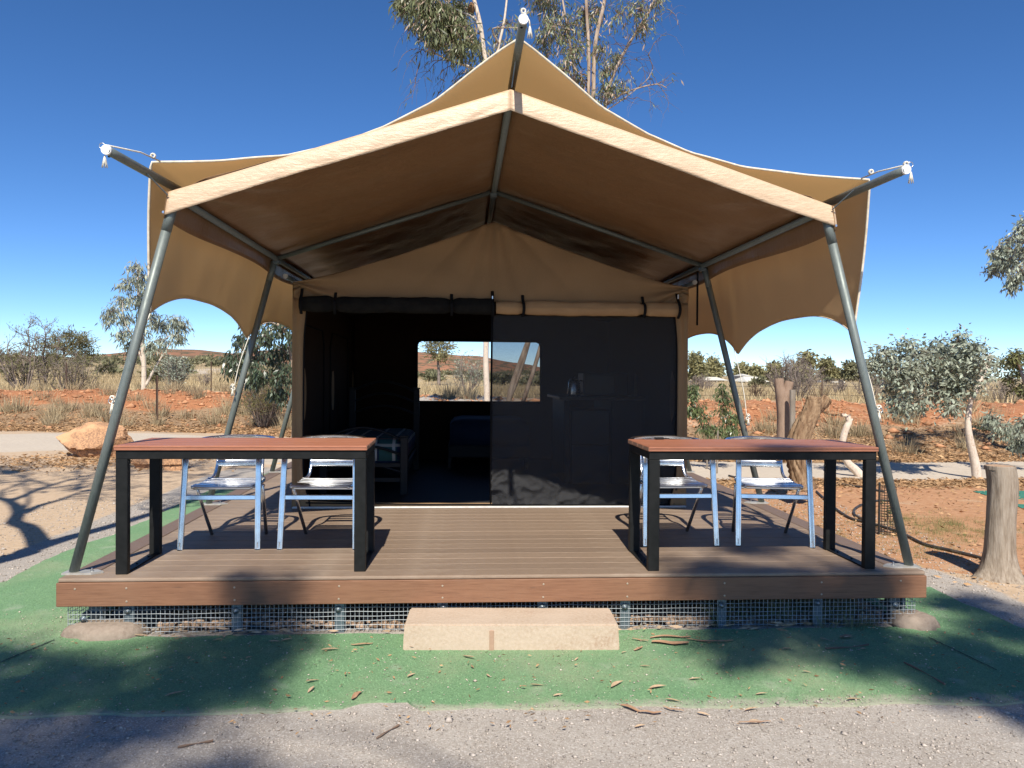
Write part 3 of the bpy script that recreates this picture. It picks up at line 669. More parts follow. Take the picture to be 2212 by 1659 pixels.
# stones and dead leaves behind the skirt
r = np.random.RandomState(44); n = 3000; x = r.uniform(-2.0, 2.3, n); y = .055+np.abs(r.normal(0, .4, n))
zp_ = .01+.075*np.clip(.45+y*2.2, 0, 1)*(.65+.35*np.sin(x*3))*r.rand(n)**.5; sz = r.uniform(.014, .034, n)
tag(stones('rubble_stones', np.stack([x, y, zp_], -1), sz, M['stone'], 45), 'brown crushed stones heaped under the deck behind the wire mesh', 'stones')
n = 120; x = np.where(r.rand(120) < .5, r.uniform(-2.0, 2.4, 120), r.normal(-1.6, .25, 120)+np.where(r.rand(120) < .5, 0, 3.2)); y = r.normal(.0, .03, n); a = r.uniform(-.5, .5, n)+PI*(r.rand(n) < .5)
V, F = leaf_quads(np.stack([x, y, .016+r.uniform(0, .018, n)], -1), np.stack([np.cos(a), np.sin(a)*.6, r.uniform(-.2, .2, n)], -1), r.uniform(.03, .10, n), r.uniform(.008, .02, n), 46)
tag(obj('edge_leaves', fast_mesh('edge_leaves', V, F, M['leaf_dry'])), 'dry gum leaves drifted along the foot of the wire mesh', 'leaves', kind='stuff')
n = 60; x = np.concatenate([r.normal(1.75, .28, n), r.normal(2.12, .06, 14)]); y = np.concatenate([r.normal(.17, .07, n), r.normal(.02, .03, 14)])
tufts('grass_tuft', x, y, np.concatenate([r.uniform(.09, .19, n), r.uniform(.05, .1, 14)]), 26, .05, 47, mat('shade_grass', (.16, .20, .085), (.26, .25, .13), 9, rough=.8, island=.4, transl=.2), 'wiry green grass tuft growing through the wire mesh at the right corner', wd=.004)

# concrete step
st = empty('concrete_step', (.012, -.30, 0), -.038); tag(st, 'low sandy concrete block step lying in front of the deck', 'step')
bm = bmesh.new(); bmesh.ops.create_cube(bm, size=1); bmesh.ops.scale(bm, vec=(1.172, .31, .150), verts=bm.verts)
bmesh.ops.translate(bm, vec=(0, .135, .074), verts=bm.verts)
for v in bm.verts:
    if v.co.z > .1: v.co.x *= .985; v.co.y += .006 if v.co.y < .1 else 0
bmesh.ops.bevel(bm, geom=[e for e in bm.edges if max(v.co.z for v in e.verts) > .1], offset=.008, segments=2, affect='EDGES')
bmesh.ops.subdivide_edges(bm, edges=[e for e in bm.edges if e.calc_length() > .1], cuts=14, use_grid_fill=True)
for v in bm.verts:
    k = N3(v.co.x*9, v.co.y*9, v.co.z*9)*.0022+N3(v.co.x*30, v.co.y*30, v.co.z*30)*.0012; v.co += v.normal*k
me = bpy.data.meshes.new('block'); bm.to_mesh(me); bm.free(); me.materials.append(M['concrete']); me.polygons.foreach_set('use_smooth', [True]*len(me.polygons))
o = obj('block', me, st); mo = o.modifiers.new('edges', 'EDGE_SPLIT'); mo.split_angle = math.radians(40)
MB().bbox(-.12, -.095, -.0245, -.0185, .006, .118, .002).build('joint_strip', mat('brick_stain', (.44, .29, .20), (.38, .24, .16), 20, rough=.9), st)

# ================================================================== tables
def make_table(name, label, x0, x1, y0, rz, ends):
    w = x1-x0; D_ = .568; H = .74
    t = empty(name, ((x0+x1)/2, y0, G), rz); tag(t, label, 'table', 'outdoor tables on the deck')
    h = w/2
    pw = .1385
    for i in range(4):
        p = MB().bbox(-h, h, i*(pw+.0047), i*(pw+.0047)+pw, H-.028, H, .003).build('plank', M['table_wood'], t)
        for z in (-.0095,):
            MB().box(-h+.002, h-.002, i*(pw+.0047)-.0008, i*(pw+.0047)+.0004, H-.0125, H-.0105).build('groove', M['black_steel'], p) if i == 0 else None
        for s in (-1, 1):
            MB().box(*sorted((s*(h-.001), s*(h+.0008))), i*(pw+.0047)+.004, i*(pw+.0047)+pw-.004, H-.024, H-.004).build('end_grain', M['table_end'], p)
    lw, ld = .066, .045; zt = H-.0285
    for (sx, yy) in ((-1, .012), (1, .012), (-1, D_-.012-ld), (1, D_-.012-ld)):
        xa = sx*(h-.006); a, b = sorted((xa, xa-sx*lw))
        MB().bbox(a, b, yy, yy+ld, 0, zt-.0505, .003).build('leg', M['black_steel'], t)
    for yy in (.012, D_-.012-ld):
        MB().bbox(-h+.006, h-.006, yy, yy+ld, zt-.05, zt, .003).build('rail', M['black_steel'], t)
    for sx in (-1, 1):
        xa = sx*(h-.006); a, b = sorted((xa-sx*.003, xa-sx*(lw-.008)))
        MB().bbox(a, b, .0575, D_-.0575, zt-.048, zt-.002, .003).build('side_rail', M['black_steel'], t)
        fb_ = MB().bbox(a, b, .0575, D_-.0575, .0005, .009, .002).build('floor_bar', M['black_steel'], t)
        for yy in (.10, .24, .42):
            MB().lathe([(.006, 0), (.006, .004), (.003, .006)], 10, ((a+b)/2, yy, .009)).build('screw', M['black_steel'], fb_)
    return t
make_table('outdoor_table', 'red plank table with black steel frame on the left side of the deck', -2.2428, -.8176, .0772, .0162, True)
t2 = make_table('outdoor_table', 'red plank table with black steel frame on the right side, keys on top', .8399, 2.2507, .0521, .0075, True)
# keys lying on the right table
kf = empty('car_keys', tuple(at(1405, 945.5, .40).xy)+(G+.7415,), .2); tag(kf, 'small black key fob with keys lying on the right table', 'keys')
kf.location.x, kf.location.y = gnd(1404, 944.2, G+.745).x, min(gnd(1404, 944.2, G+.745).y, .58)
MB().bbox(.0, .06, -.018, .018, 0, .013, .004).build('fob', M['keyfob'], kf)
MB().tube([(-.012+.014*math.cos(a), .014*math.sin(a), .004) for a in [k*PI/8 for k in range(17)]], .0014, 6, False).build('key_ring', M['zinc'], kf)
k_ = MB().bbox(-.075, -.03, -.004, .004, .001, .0035, .0006); k_.lathe([(.011, .001), (.011, .0035)], 14, (-.024, 0, 0)).build('key', M['zinc'], kf)

# ================================================================== chairs
def make_chair():
    c = empty('aluminium_chair')
    half = [(-.247, -.25, 0), (-.243, -.228, .2), (-.238, -.198, .45), (-.236, -.184, .565), (-.236, -.164, .622), (-.238, -.115, .654), (-.246, -.01, .668), (-.256, .13, .680), (-.225, .255, .692), (-.12, .325, .698)]
    pts = half+[(0, .343, .700)]+[(-x, y, z) for x, y, z in half[::-1]]
    sp = spline(pts, 4)
    sec = [(-.0185, -.006), (-.0155, -.009), (-.008, -.0098), (-.0065, -.0086), (.0065, -.0086), (.008, -.0098), (.0155, -.009), (.0185, -.006), (.0185, .006), (.0155, .009), (-.0155, .009), (-.0185, .006)]
    o = MB().tube(sp, .0185, 12, True, up=(1, 0, 0), sec=sec).build('frame_loop', M['alu'], c, True)
    mo = o.modifiers.new('edges', 'EDGE_SPLIT'); mo.split_angle = math.radians(24)
    for s in (-1, 1):                                    # ribbed facing on the front legs
        for k in (-.008, 0, .008):
            MB().box(s*.2475+k-.0022, s*.2475+k+.0022, -.2605, -.2565, .012, .05).build('foot_rib', M['alu_dull'], c) if k == 0 else None
        MB().tube([(s*.222, -.02, .395), (s*.207, .11, .2), (s*.19, .245, .004)], .0125, 8).build('rear_leg', M['alu'], c, True)
        MB().tube(spline([(s*.19, -.19, .400), (s*.192, 0, .395), (s*.19, .17, .402), (s*.165, .225, .43), (s*.158, .262, .50), (s*.160, .295, .60), (s*.162, .322, .69)], 4), .0105, 8).build('back_upright', M['alu'], c, True)
        MB().tube([(s*.19, .0, .39), (s*.236, -.02, .388)], .009, 6).build('side_stay', M['alu'], c, True)
        MB().lathe([(.019, 0), (.019, .004)], 10, (s*.2475, -.2505, -.0005)).build('foot_cap', M['black_web'], c)
    fbm = MB().bbox(-.226, .226, -.249, -.234, .320, .352, .004); fbm.v = [(x, y+.112*z, z) for x, y, z in fbm.v]; fbm.build('front_bar', M['alu'], c)
    MB().bbox(-.215, .215, -.10, -.088, .372, .386, .003).build('under_bar', M['alu'], c)
    for i in range(9):
        y = -.19+i*.0455; dip = .012*math.sin(PI*i/8)
        def f(u, v, y=y, dip=dip):
            a = 2*PI*v; x = -.196+.392*u; sag = .006*(1-(2*u-1)**2)
            return (x, y+.0205*math.cos(a), .415-dip-sag+.0045*math.sin(a)+(.006 if i == 0 else 0)*-1)
        m = MB().grid(f, 8, 8); m.build('seat_slat', M['alu'], c, True)
    for z0, hgt in ((.485, .054), (.565, .036), (.632, .036)):
        yb = .262+(z0-.50)*.34
        def f(u, v, z0=z0, hgt=hgt, yb=yb):
            a = 2*PI*v; x = -.16+.32*u; cv = .018*(1-(2*u-1)**2)
            return (x, yb+cv+.004*math.cos(a)+.3*hgt*.5*math.sin(a)*.5, z0+hgt/2+hgt/2*math.sin(a))
        MB().grid(f, 10, 10).build('back_slat', M['alu_dull'], c, True)
    return c
ch0 = make_chair()
spots = [(-1.853, .952, .02, 'shiny aluminium armchair at the left end of the left table'), (-1.203, .948, -.03, 'shiny aluminium armchair at the tent end of the left table, nearest the doorway'),
         (1.232, .978, .01, 'shiny aluminium armchair at the tent end of the right table'), (1.915, .935, -.16, 'shiny aluminium armchair at the far right of the deck, turned slightly')]
for i, (x, y, rz, lb) in enumerate(spots):
    o = ch0 if i == 0 else copy_tree(ch0)
    o.location = (x, y, G); o.rotation_euler = (0, 0, rz); tag(o, lb, 'chair', 'aluminium armchairs tucked under the tables')

# ================================================================== steel frame of the canopy
fr_ = empty('canopy_frame', (0, 0, G)); tag(fr_, 'galvanised steel pole frame holding up the canvas canopy over the deck', 'frame')
FY = [.10, 2.47, 4.74, 6.95]; PX, TX, TZ, RZ = 2.486, 1.905, 2.165, 2.795
plate = MB()
hexo = [(-.05, -.042), (.115, -.042), (.165, 0), (.115, .042), (-.05, .042)]
plate.add([(x, y, z) for z in (.0005, .011) for x, y in hexo], [(4, 3, 2, 1, 0), (5, 6, 7, 8, 9)]+[(k, (k+1) % 5, 5+(k+1) % 5, 5+k) for k in range(5)])
plm = plate.mesh('base_plate', M['plate'])
for fi, y in enumerate(FY):
    for s in (-1, 1):
        b = Vector((s*PX, y+.02, .01)); tpt = Vector((s*1.925, y, TZ-.035))
        u = MB().tube([b, b.lerp(tpt, .5), tpt], .0270, 20).build('upright_pole', M['galv'], fr_, True)
        j = b.lerp(tpt, .925); d = (tpt-b).normalized()
        MB().tube([j, tpt+d*.005], .0285, 20).build('sleeve', M['galv'], u, True)
        MB().tube([j+Vector((0, -.03, .1)), j+Vector((0, -.045, .1))], .008, 6).build('bolt', M['zinc'], u)
        p = obj('base_plate', plm, fr_, (s*PX, y+.02, 0), (0, 0, PI if s > 0 else 0))
        for k in (.10,):
            MB().lathe([(.009, .011), (.009, .017), (.005, .02), (.005, .03)], 8, (0, 0, 0)).build('anchor_bolt', M['zinc'], p, loc=(k, 0, 0))
        MB().tube([(s*TX, y, TZ), (s*.03, y, RZ-.01)], .0205, 14).build('rafter', M['galv'], fr_, True)
        MB().bbox(s*TX-.03, s*TX+.03, y-.03, y+.03, TZ-.05, TZ-.012, .008).build('corner_joint', M['galv_flat'], fr_)
    MB().bbox(-.032, .032, y-.03, y+.03, RZ-.055, RZ-.012, .008).build('ridge_joint', M['galv_flat'], fr_)
MB().tube([(0.006, .10, RZ), (0.006, 7.0, RZ)], .024, 16).build('ridge_pole', M['galv'], fr_, True)
for s in (-1, 1): MB().tube([(s*TX, .10, TZ), (s*TX, 7.0, TZ)], .0225, 16).build('eave_pole', M['galv'], fr_, True)
# raised outer poles that carry the fly, sticking out past the front
tips = [('ridge', Vector((.040, -.44, 3.008)), Vector((.030, 7.4, 3.0)), .0235), ('l', Vector((-2.095, -.362, 2.3)), Vector((-1.91, .48, 2.228)), .0235), ('r', Vector((2.150, -.367, 2.3)), Vector((1.955, .48, 2.228)), .0235)]
for nm, a, b, rr in tips:
    po = MB().tube([a, a.lerp(b, .1), b], rr, 18).build('fly_pole', M['galv'], fr_, True)
    MB().tube([a+Vector((0, -.004, 0)), a+Vector((0, .012, 0))], rr+.0022, 22).build('end_cap', M['cap'], po)
    MB().tube([a+Vector((-.006, .045, -rr+.002)), a+Vector((-.006, .045, -rr-.003))], .007, 8).build('pin_hole', M['black_web'], po)
for y in FY[1:]: MB().tube([(.03, y+.02, 2.99), (.006, y+.02, RZ)], .011, 8).build('outrigger', M['galv'], fr_, True)
MB().tube([(.03, .05, 2.985), (0.012, .07, 2.84)], .004, 6).build('tie_rod', M['galv_flat'], fr_)
for s in (-1, 1): MB().tube([(s*2.01, -.06, 2.255), (s*1.94, .055, 2.165)], .004, 6).build('tie_rod', M['galv_flat'], fr_)
for s in (-1, 1):                                       # stub pipe ends beside the tent corners
    o = MB().tube([(s*1.80, 2.36, 2.0), (s*1.775, 2.75, 1.99)], .02, 12).build('stub_pipe', M['galv'], fr_, True)
    MB().tube([(s*1.80, 2.352, 2.0), (s*1.80, 2.362, 2.0)], .0215, 14).build('end_cap', M['plate'], o)
MB().bbox(1.83, 1.848, 2.40, 2.404, 1.62, 2.1, .001).build('loose_strap', M['black_web'], fr_)

# ================================================================== inner awning roof with valance
aw = empty('awning_roof', (0, 0, G)); tag(aw, 'tan vinyl awning roof with pale front valance over the deck', 'awning')
ER, EE = 2.826, 2.188                                    # ridge and eave of the sheet (eave x 1.94)
def roof_z(d): return ER-(ER-EE)*min(d/1.94, 1.0)
def roof_pt(s):
    def f(u, v):
        d = 1.94*u; y = .075+7.0*v
        sag = -.018*math.sin(PI*u)*abs(math.sin(PI*(y-.1)/2.33))
        wr = .012*N3(d*3, y*2.5, 2+s)+.006*N3(d*8, y*6, 4+s)+.022*math.exp(-((d-1.7)/.5)**2)*math.sin(math.atan2(1.94-d, y-.05+.01)*15+s)*math.exp(-abs(y-.3)/.9)*min(1, abs(1.94-d)*6)
        return (s*d+.006*(1-u), y, roof_z(d)+sag+wr)
    return f
for s in (-1, 1):
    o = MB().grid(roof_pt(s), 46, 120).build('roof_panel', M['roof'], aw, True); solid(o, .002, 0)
def val_front(s):
    def f(u, v):
        d = 1.955*u; zt = ER-(ER-EE)*d/1.94; drop = .125+.006*math.sin(u*9+s)*u
        z = zt+.004-drop*v+.002*N3(d*9, v*2, 14+s)*v
        y = .072-.012*v-.004*math.sin(PI*v)+.005*N3(d*7, v*3.2, 4+s)*v+.0035*N3(d*19, v*5, 6+s)*v+.003*math.sin(d*23+3*v*s)*v*(.3+N3(d*1.7, 0, 9)**2)
        return (s*d+.006+(s*.012*v*u), y, z)
    return f
for s in (-1, 1):
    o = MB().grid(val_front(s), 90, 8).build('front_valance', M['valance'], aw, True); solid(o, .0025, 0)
    def fs(u, v, s=s):
        y = .055+7.0*u; sc = .018*math.sin(y*2.7)
        return (s*(1.945+.018*v+.008*math.sin(y*5)*v), y, EE+.003-(.15+sc)*v)
    o = MB().grid(fs, 110, 4).build('side_valance', M['roof'], aw, True); solid(o, .002, 0)

# ================================================================== outer fly sheet
fl = empty('fly_sheet', (0, 0, G)); tag(fl, 'tan canvas fly sheet stretched to three pole tips with scalloped sides', 'fly sheet')
dF = np.array([0, .10, .24, .465, .75, 1.0, 1.3, 1.66, 1.88, 2.0]); zF = np.array([3.042, 2.99, 2.895, 2.735, 2.605, 2.508, 2.43, 2.376, 2.354, 2.345])
yF = np.array([-.12, -.075, -.03, .05, .135, .155, .15, .10, .06, .045])
zI = 3.042-(3.042-2.28)*dF/2.0-.05*np.sin(PI*dF/2.0)
DE = {-1: 2.03, 1: 2.165}; B0 = {-1: .06, 1: .0}
bays = [.12, 2.42, 4.74, 7.0]
def hem(y, s):
    lo, arch = (1.455, .215) if s < 0 else (1.355, .245)
    for a, b in zip(bays[:-1], bays[1:]):
        if y <= b+1e-6:
            q = max(0, (y-a)/(b-a)); q = q**(1.0 if s < 0 else .92)
            return lo+arch*(1-abs(2*q-1)**2.6)
    return lo
NU1, NU2, NVY = 40, 22, 130
def fly_pt(s):
    def f(u, v):
        # u 0..1: ridge -> eave -> hem
        uu = u*(NU1+NU2)
        if uu <= NU1:
            d = 2.0*uu/NU1; y0 = float(np.interp(d, dF, yF)); y = y0+(7.15-y0)*v**1.25
            tt = float(smooth01(.05, 1.3, y)); z = float(np.interp(d, dF, zF))*(1-tt)+float(np.interp(d, dF, zI))*tt
            z = max(z, roof_z(d)+.014 if y > .06 else -9)
            z += .004*N3(d*4, y*3, 11+s)
            return (.04*(1-d/2.0)+s*d*DE[s]/2.0, y, z)
        q = (uu-NU1)/NU2
        y0 = .045+.18*q+.03*math.sin(PI*q); y1 = 7.15; y = y0+(y1-y0)*v**1.25
        yh = min(max((y-.10)/(7.0-.10), 0)*(7.0-.12)+.12, 7.0)
        tt = float(smooth01(.05, 1.3, y)); zb = hem(yh, s); zt = 2.345*(1-tt)+2.28*tt; z = zt+(zb-zt)*q
        bow = (B0[s]+.05*tt)*q+.03*math.sin(PI*q)*(0.6+.4*math.sin(y*1.9+1))
        edge = .003*math.sin(y*9+q*5)*q+.006*N3(y*1.6, q*1.5, 20+s)+.003*N3(y*6, q*2, 30+s)
        return (s*(DE[s]+bow+edge), y, z)
    return f
for s in (-1, 1):
    fn = fly_pt(s)
    o = MB().grid(fn, NU1+NU2, NVY).build('fly_panel', M['fly'], fl, True); solid(o, .002, 0)
    MB().tube([Vector(fn(k/70, 0))+Vector((0, -.003, .002)) for k in range(71)], .0075, 6).build('hem_tape', M['hem'], fl, True)
    MB().tube([Vector(fn(1, k/150)) for k in range(151)], .004, 5).build('hem_rope', M['hem'], fl, True)
    for yj in (0.9, 1.75, 3.4):                           # stitched seams on the side drops
        pass
    sm = MB()
    pts = []
    for k in range(30):
        q = k/29; v = (.10+.42*q); u = (NU1+2+NU2*.78*q)/(NU1+NU2); p = Vector(fn(u, v)); pts.append(p+Vector((-s*.003, 0, 0)))

# ropes and tassels
def rope_thing(pts, label, knots=(), tail=None, r=.0045, ring=None):
    e = empty('rope', (0, 0, 0)); tag(e, label, 'rope', 'white guy ropes on the canopy')
    MB().tube(pts, r, 7).build('cord', M['rope'], e, True)
    for k in knots:
        m = MB(); k = Vector(k)
        for j in range(5):
            a = j*1.3; m.tube([k+Vector((math.cos(a+t)*.012, math.sin(a*2)*.004, math.sin(a+t)*.012)) for t in [i*PI/3 for i in range(7)]], .005, 5, False)
        m.build('knot', M['rope'], e, True)
    if tail:
        for i in range(7):
            a = i*2*PI/7; t0 = Vector(tail); 
            MB().tube([t0, t0+Vector((.006*math.cos(a), .006*math.sin(a), -.03)), t0+Vector((.014*math.cos(a), .012*math.sin(a), -.062))], [.004, .0045, .002], 4).build('tassel_strand', M['rope'], e, True)
    if ring:
        c_ = Vector(ring); MB().tube([c_+Vector((.014*math.cos(a), 0, .014*math.sin(a))) for a in [k*PI/10 for k in range(21)]], .0025, 6, False).build('metal_ring', M['zinc'], e, True)
    return e
up_ = Vector((0, 0, G))
L0, R0_, T0 = [t_[1]+up_ for t_ in (tips[1], tips[2], tips[0])]
fL = Vector(fly_pt(-1)((NU1-1)/(NU1+NU2), 0))+up_; fR = Vector(fly_pt(1)((NU1-1)/(NU1+NU2), 0))+up_; fT = Vector(fly_pt(1)(0, 0))+up_
rope_thing([L0+Vector((0, .02, .027)), (L0+fL)/2+Vector((.02, .03, .03)), fL+Vector((.0, 0, .005))], 'white rope tying the fly sheet to the left pole tip', [fL+Vector((-.02, -.06, .02))], L0+Vector((-.012, .01, -.028)), ring=L0+Vector((-.03, .02, .025)))
rope_thing([R0_+Vector((0, .02, .027)), (R0_+fR)/2+Vector((-.01, .03, .025)), fR+Vector((0, 0, .005))], 'white rope tying the fly sheet to the right pole tip', [fR+Vector((.01, -.10, .02)), R0_+Vector((.01, .02, .035))], R0_+Vector((.03, .005, -.012)), ring=R0_+Vector((.03, .01, .03)))
rope_thing([T0+Vector((.002, .01, .03)), (T0+fT)/2+Vector((.01, .03, .025)), fT], 'white rope tying the fly sheet to the ridge pole tip', [T0+Vector((0, .01, .045))], T0+Vector((.035, .01, -.03)), ring=T0+Vector((.0, .005, .04)))
MB().tube([T0+Vector((.012, .01, .02)), T0+Vector((.03, .01, .0)), T0+Vector((.036, .01, -.035))], .004, 6).build('rope_end', M['rope'], None, True)
ro = bpy.data.objects['rope_end']; ro.parent = [o for o in bpy.data.objects if o.name.startswith('rope') and o.get('label', '').endswith('ridge pole tip')][0]
def on_pole(s, y, z): return Vector((s*(PX-(PX-1.925)*z/(TZ-.035)), y+.02, z+G))
for s, y, zl, lb in ((-1, .12, .98, 'white rope tying the fly corner to the front left pole'), (-1, 2.42, 1.02, 'white rope tying the fly point to the second left pole'), (1, 2.42, .78, 'long white rope tying the fly point to the second right pole'), (1, .12, .95, 'white rope tying the fly corner to the front right pole')):
    v = ((y-.09)/(7.15-.09))**(1/1.25) if y > .2 else 0.0
    top = Vector(fly_pt(s)(1, v))+up_; bot = on_pole(s, y, zl)+Vector((s*.035, -.02, 0))
    mid = top.lerp(bot, .55)+Vector((s*.012, -.01, .0))
    rope_thing(spline([top, mid, bot], 5), lb, [bot+Vector((s*.01, 0, .03)), bot], bot+Vector((s*.008, -.01, 0)), r=.004, ring=bot+Vector((s*.014, -.01, .012)))

# ================================================================== safari tent
tn = empty('safari_tent', (0, 0, G)); tag(tn, 'tan canvas safari tent with black mesh door standing on the deck', 'tent')
TY, TB, TW, TE, TP = 2.30, 6.05, 1.725, 1.94, 2.49
def gab(x): return TE+(TP-TE)*(1-min(abs(x)/TW, 1))**1.22
def header(u, v):
    x = -TW+2*TW*u; zb = 1.80+.012*math.sin(u*7); z = zb+(gab(x)-zb)*v
    an = math.atan2(x, 2.62-z); rad = math.hypot(x, 2.62-z)
    w = .05*abs(math.sin(an*7+1.3*math.sin(an*3)))**.7*math.exp(-rad/.9)*min(1, rad*5)+.025*N3(x*3, z*4, 2)
    for s in (-1, 1):
        dx, dz = x-s*TW, z-TE; a2 = math.atan2(dz, -s*dx+1e-6); r2 = math.hypot(dx, dz); w += .035*math.sin(a2*14)*math.exp(-r2/.5)*(1 if r2 > .02 else 0)
    return (x, TY-.025*(1-v)*math.sin(PI*u)*.6-w, z)
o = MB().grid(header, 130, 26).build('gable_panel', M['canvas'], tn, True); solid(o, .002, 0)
for s in (-1, 1):
    def strip(u, v, s=s):
        z = (1.81)*v; wi = .095+.03*math.exp(-((z)/.18)**2)*2.0*(1 if z < .4 else .3)+.03*math.exp(-((z-1.81)/.25)**2)
        x = s*(TW-wi*u); return (x, TY-.008*math.sin(u*9+z*1.5)-.004*N3(x*6, z*3, 3), z)
    o = MB().grid(strip, 10, 44).build('door_jamb', M['canvas'], tn, True); solid(o, .002, 0)
    MB().tube([Vector(strip(1, k/40))+Vector((0, -.006, 0)) for k in range(41)], .007, 6).build('zip', M['black_web'], tn, True)
    def side(u, v, s=s):
        y = TY+(TB-TY)*u; z = TE*v; return (s*(TW+.012*math.sin(y*4)*math.sin(PI*v)), y, z)
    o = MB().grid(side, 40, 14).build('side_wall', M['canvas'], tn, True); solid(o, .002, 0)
    MB().grid(lambda u, v, s=s: (s*(TW-.012), TY+.03+(TB-TY-.04)*u, .014+(TE-.02)*v), 4, 4).build('wall_shade_sheet', M['inner_shade'], tn, True)  # added sheet inside the wall, its dark colour stands for interior shade
    def roofp(u, v, s=s):
        x = TW*u; y = TY+.004+(TB-TY)*v; return (s*x, y, gab(x)-.02*math.sin(PI*v)*math.sin(PI*u)-.006)
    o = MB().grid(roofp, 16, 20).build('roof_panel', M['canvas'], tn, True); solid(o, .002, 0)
    MB().grid(lambda u, v, s=s: (s*TW*u, TY+.03+(TB-TY-.04)*v, gab(TW*u)-.05), 10, 4).build('roof_shade_sheet', M['inner_shade'], tn, True)  # added sheet under the tent roof, coloured dark for the shade there
# rear wall round the open window
wx0, wx1, wz0, wz1 = at(900, 800, TB).x, at(1168, 800, TB).x, at(1030, 869, TB).z-G, at(1030, 736, TB).z-G
bk = MB(); rc = .07
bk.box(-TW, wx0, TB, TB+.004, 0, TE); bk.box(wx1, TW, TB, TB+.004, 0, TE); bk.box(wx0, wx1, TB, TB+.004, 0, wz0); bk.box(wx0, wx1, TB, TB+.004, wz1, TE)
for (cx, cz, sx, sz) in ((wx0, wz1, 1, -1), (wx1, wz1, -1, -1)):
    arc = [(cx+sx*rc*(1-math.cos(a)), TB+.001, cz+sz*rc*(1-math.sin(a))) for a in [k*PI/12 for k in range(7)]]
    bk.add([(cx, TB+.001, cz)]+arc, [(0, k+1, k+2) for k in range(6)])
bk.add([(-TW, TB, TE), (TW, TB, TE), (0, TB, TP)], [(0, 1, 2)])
bk.build('rear_wall', M['inner_shade'], tn)
wf = MB(); wf.tube([(wx0, TB-.01, wz0), (wx0, TB-.01, wz1-rc), (wx0+rc*.3, TB-.01, wz1-rc*.3), (wx0+rc, TB-.01, wz1), (wx1-rc, TB-.01, wz1), (wx1-rc*.3, TB-.01, wz1-rc*.3), (wx1, TB-.01, wz1-rc), (wx1, TB-.01, wz0), (wx0, TB-.01, wz0)], .018, 6).build('window_binding', M['black_web'], tn)
for y0, y1 in ((2.55, 3.7), (4.1, 5.4)):                  # zipped window outline on the left wall
    x = -TW+.02; MB().tube([(x, y0, .25), (x, y0, 1.45), (x, y0+.1, 1.6), (x, y1-.1, 1.6), (x, y1, 1.45), (x, y1, .25)], .008, 6).build('window_zip', M['black_web'], tn, True)
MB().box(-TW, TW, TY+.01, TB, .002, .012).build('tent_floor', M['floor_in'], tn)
MB().bbox(-TW+.01, TW-.01, TY-.045, TY-.006, .001, .014, .003).build('sill_strip', M['sill'], tn)
def lowlip(u, v): return (-TW+.08+(TW-.08)*u, TY-.004-.006*math.sin(u*25)*v, .012+(.028+.03*math.exp(-u*6))*v)
MB().grid(lowlip, 40, 3).build('door_lip', M['canvas'], tn, True)
MB().tube([(-TW+.12, TY-.012, .045), (-.6, TY-.016, .03), (0, TY-.014, .028)], .006, 6).build('door_zip', M['black_web'], tn, True)
def scr(u, v):
    x = -.012+1.655*u; z = .022+1.66*v; cr = .3+.9*float(smooth01(.75, .1, z)) if z < .75 else .3
    cr = .25+.95*(1-float(smooth01(.15, .8, z)))
    w = .045*(abs(N3(x*5.5, z*6.5, 3))-.25)+.022*(abs(N3(x*12, z*13, 7))-.25)+.005*N3(x*26, z*28, 5)
    return (x, TY+.014+w*cr*1.25, z)
MB().grid(scr, 150, 140).build('mesh_screen', M['screen'], tn, True)
MB().tube([(-.012, TY+.004, .02), (-.014, TY+.004, .9), (-.012, TY+.004, 1.7)], .009, 6).build('screen_zip', M['black_web'], tn, True)
MB().tube([(-.012, TY+.0, .026), (.8, TY+.0, .022), (1.62, TY+.0, .026)], .006, 6).build('screen_hem', M['black_web'], tn, True)
def roll(x0, x1, zc, rad, seed, squash):
    def f(u, v):
        x = x0+(x1-x0)*u; a = 2*PI*v; pin = 1.0
        for sx in squash: pin -= .28*math.exp(-((x-sx)/.035)**2)
        if u < .06: pin *= .86+2.3*u
        r_ = rad*pin*(1+.14*N3(x*4, math.cos(a)*1.5, seed+math.sin(a))+.07*N3(x*14, a, seed+3))
        return (x, TY-.055-r_*math.cos(a)*.8, zc+r_*math.sin(a)-.012*math.sin(PI*u)*0+.01*N3(x*2, 0, seed))
    return MB().grid(f, 90, 16)
sxs = [at(dx, 650, TY-.1).x for dx in (649, 722, 975, 1064, 1130, 1391, 1466)]
roll(-1.655, .0, 1.752, .070, 3, sxs[1:3]).build('rolled_mesh_door', M['dark_roll'], tn, True)
roll(.02, 1.635, 1.742, .062, 8, sxs[4:6]).build('rolled_canvas_door', M['canvas_roll'], tn, True)
for i, x in enumerate(sxs):
    top = 1.885-.03*(i not in (0, 3, 6)); bot = 1.665; yb = TY-.128
    pts = [(x, TY-.03, top), (x+.002, TY-.065, top-.055), (x+.004, yb, 1.77), (x+.006, yb+.004, 1.71), (x+.002, TY-.075, bot)]
    MB().tube(spline(pts, 4), .013, 6, True, flat=(1, .22), up=(1, 0, 0)).build('strap', M['black_web'], tn, True)
for x, z in ((sxs[3], 1.83), (sxs[6], 1.865)):
    MB().bbox(x-.006, x+.006, TY-.085, TY-.078, z-.03, z+.01, .002).build('zip_puller', M['zinc'], tn)

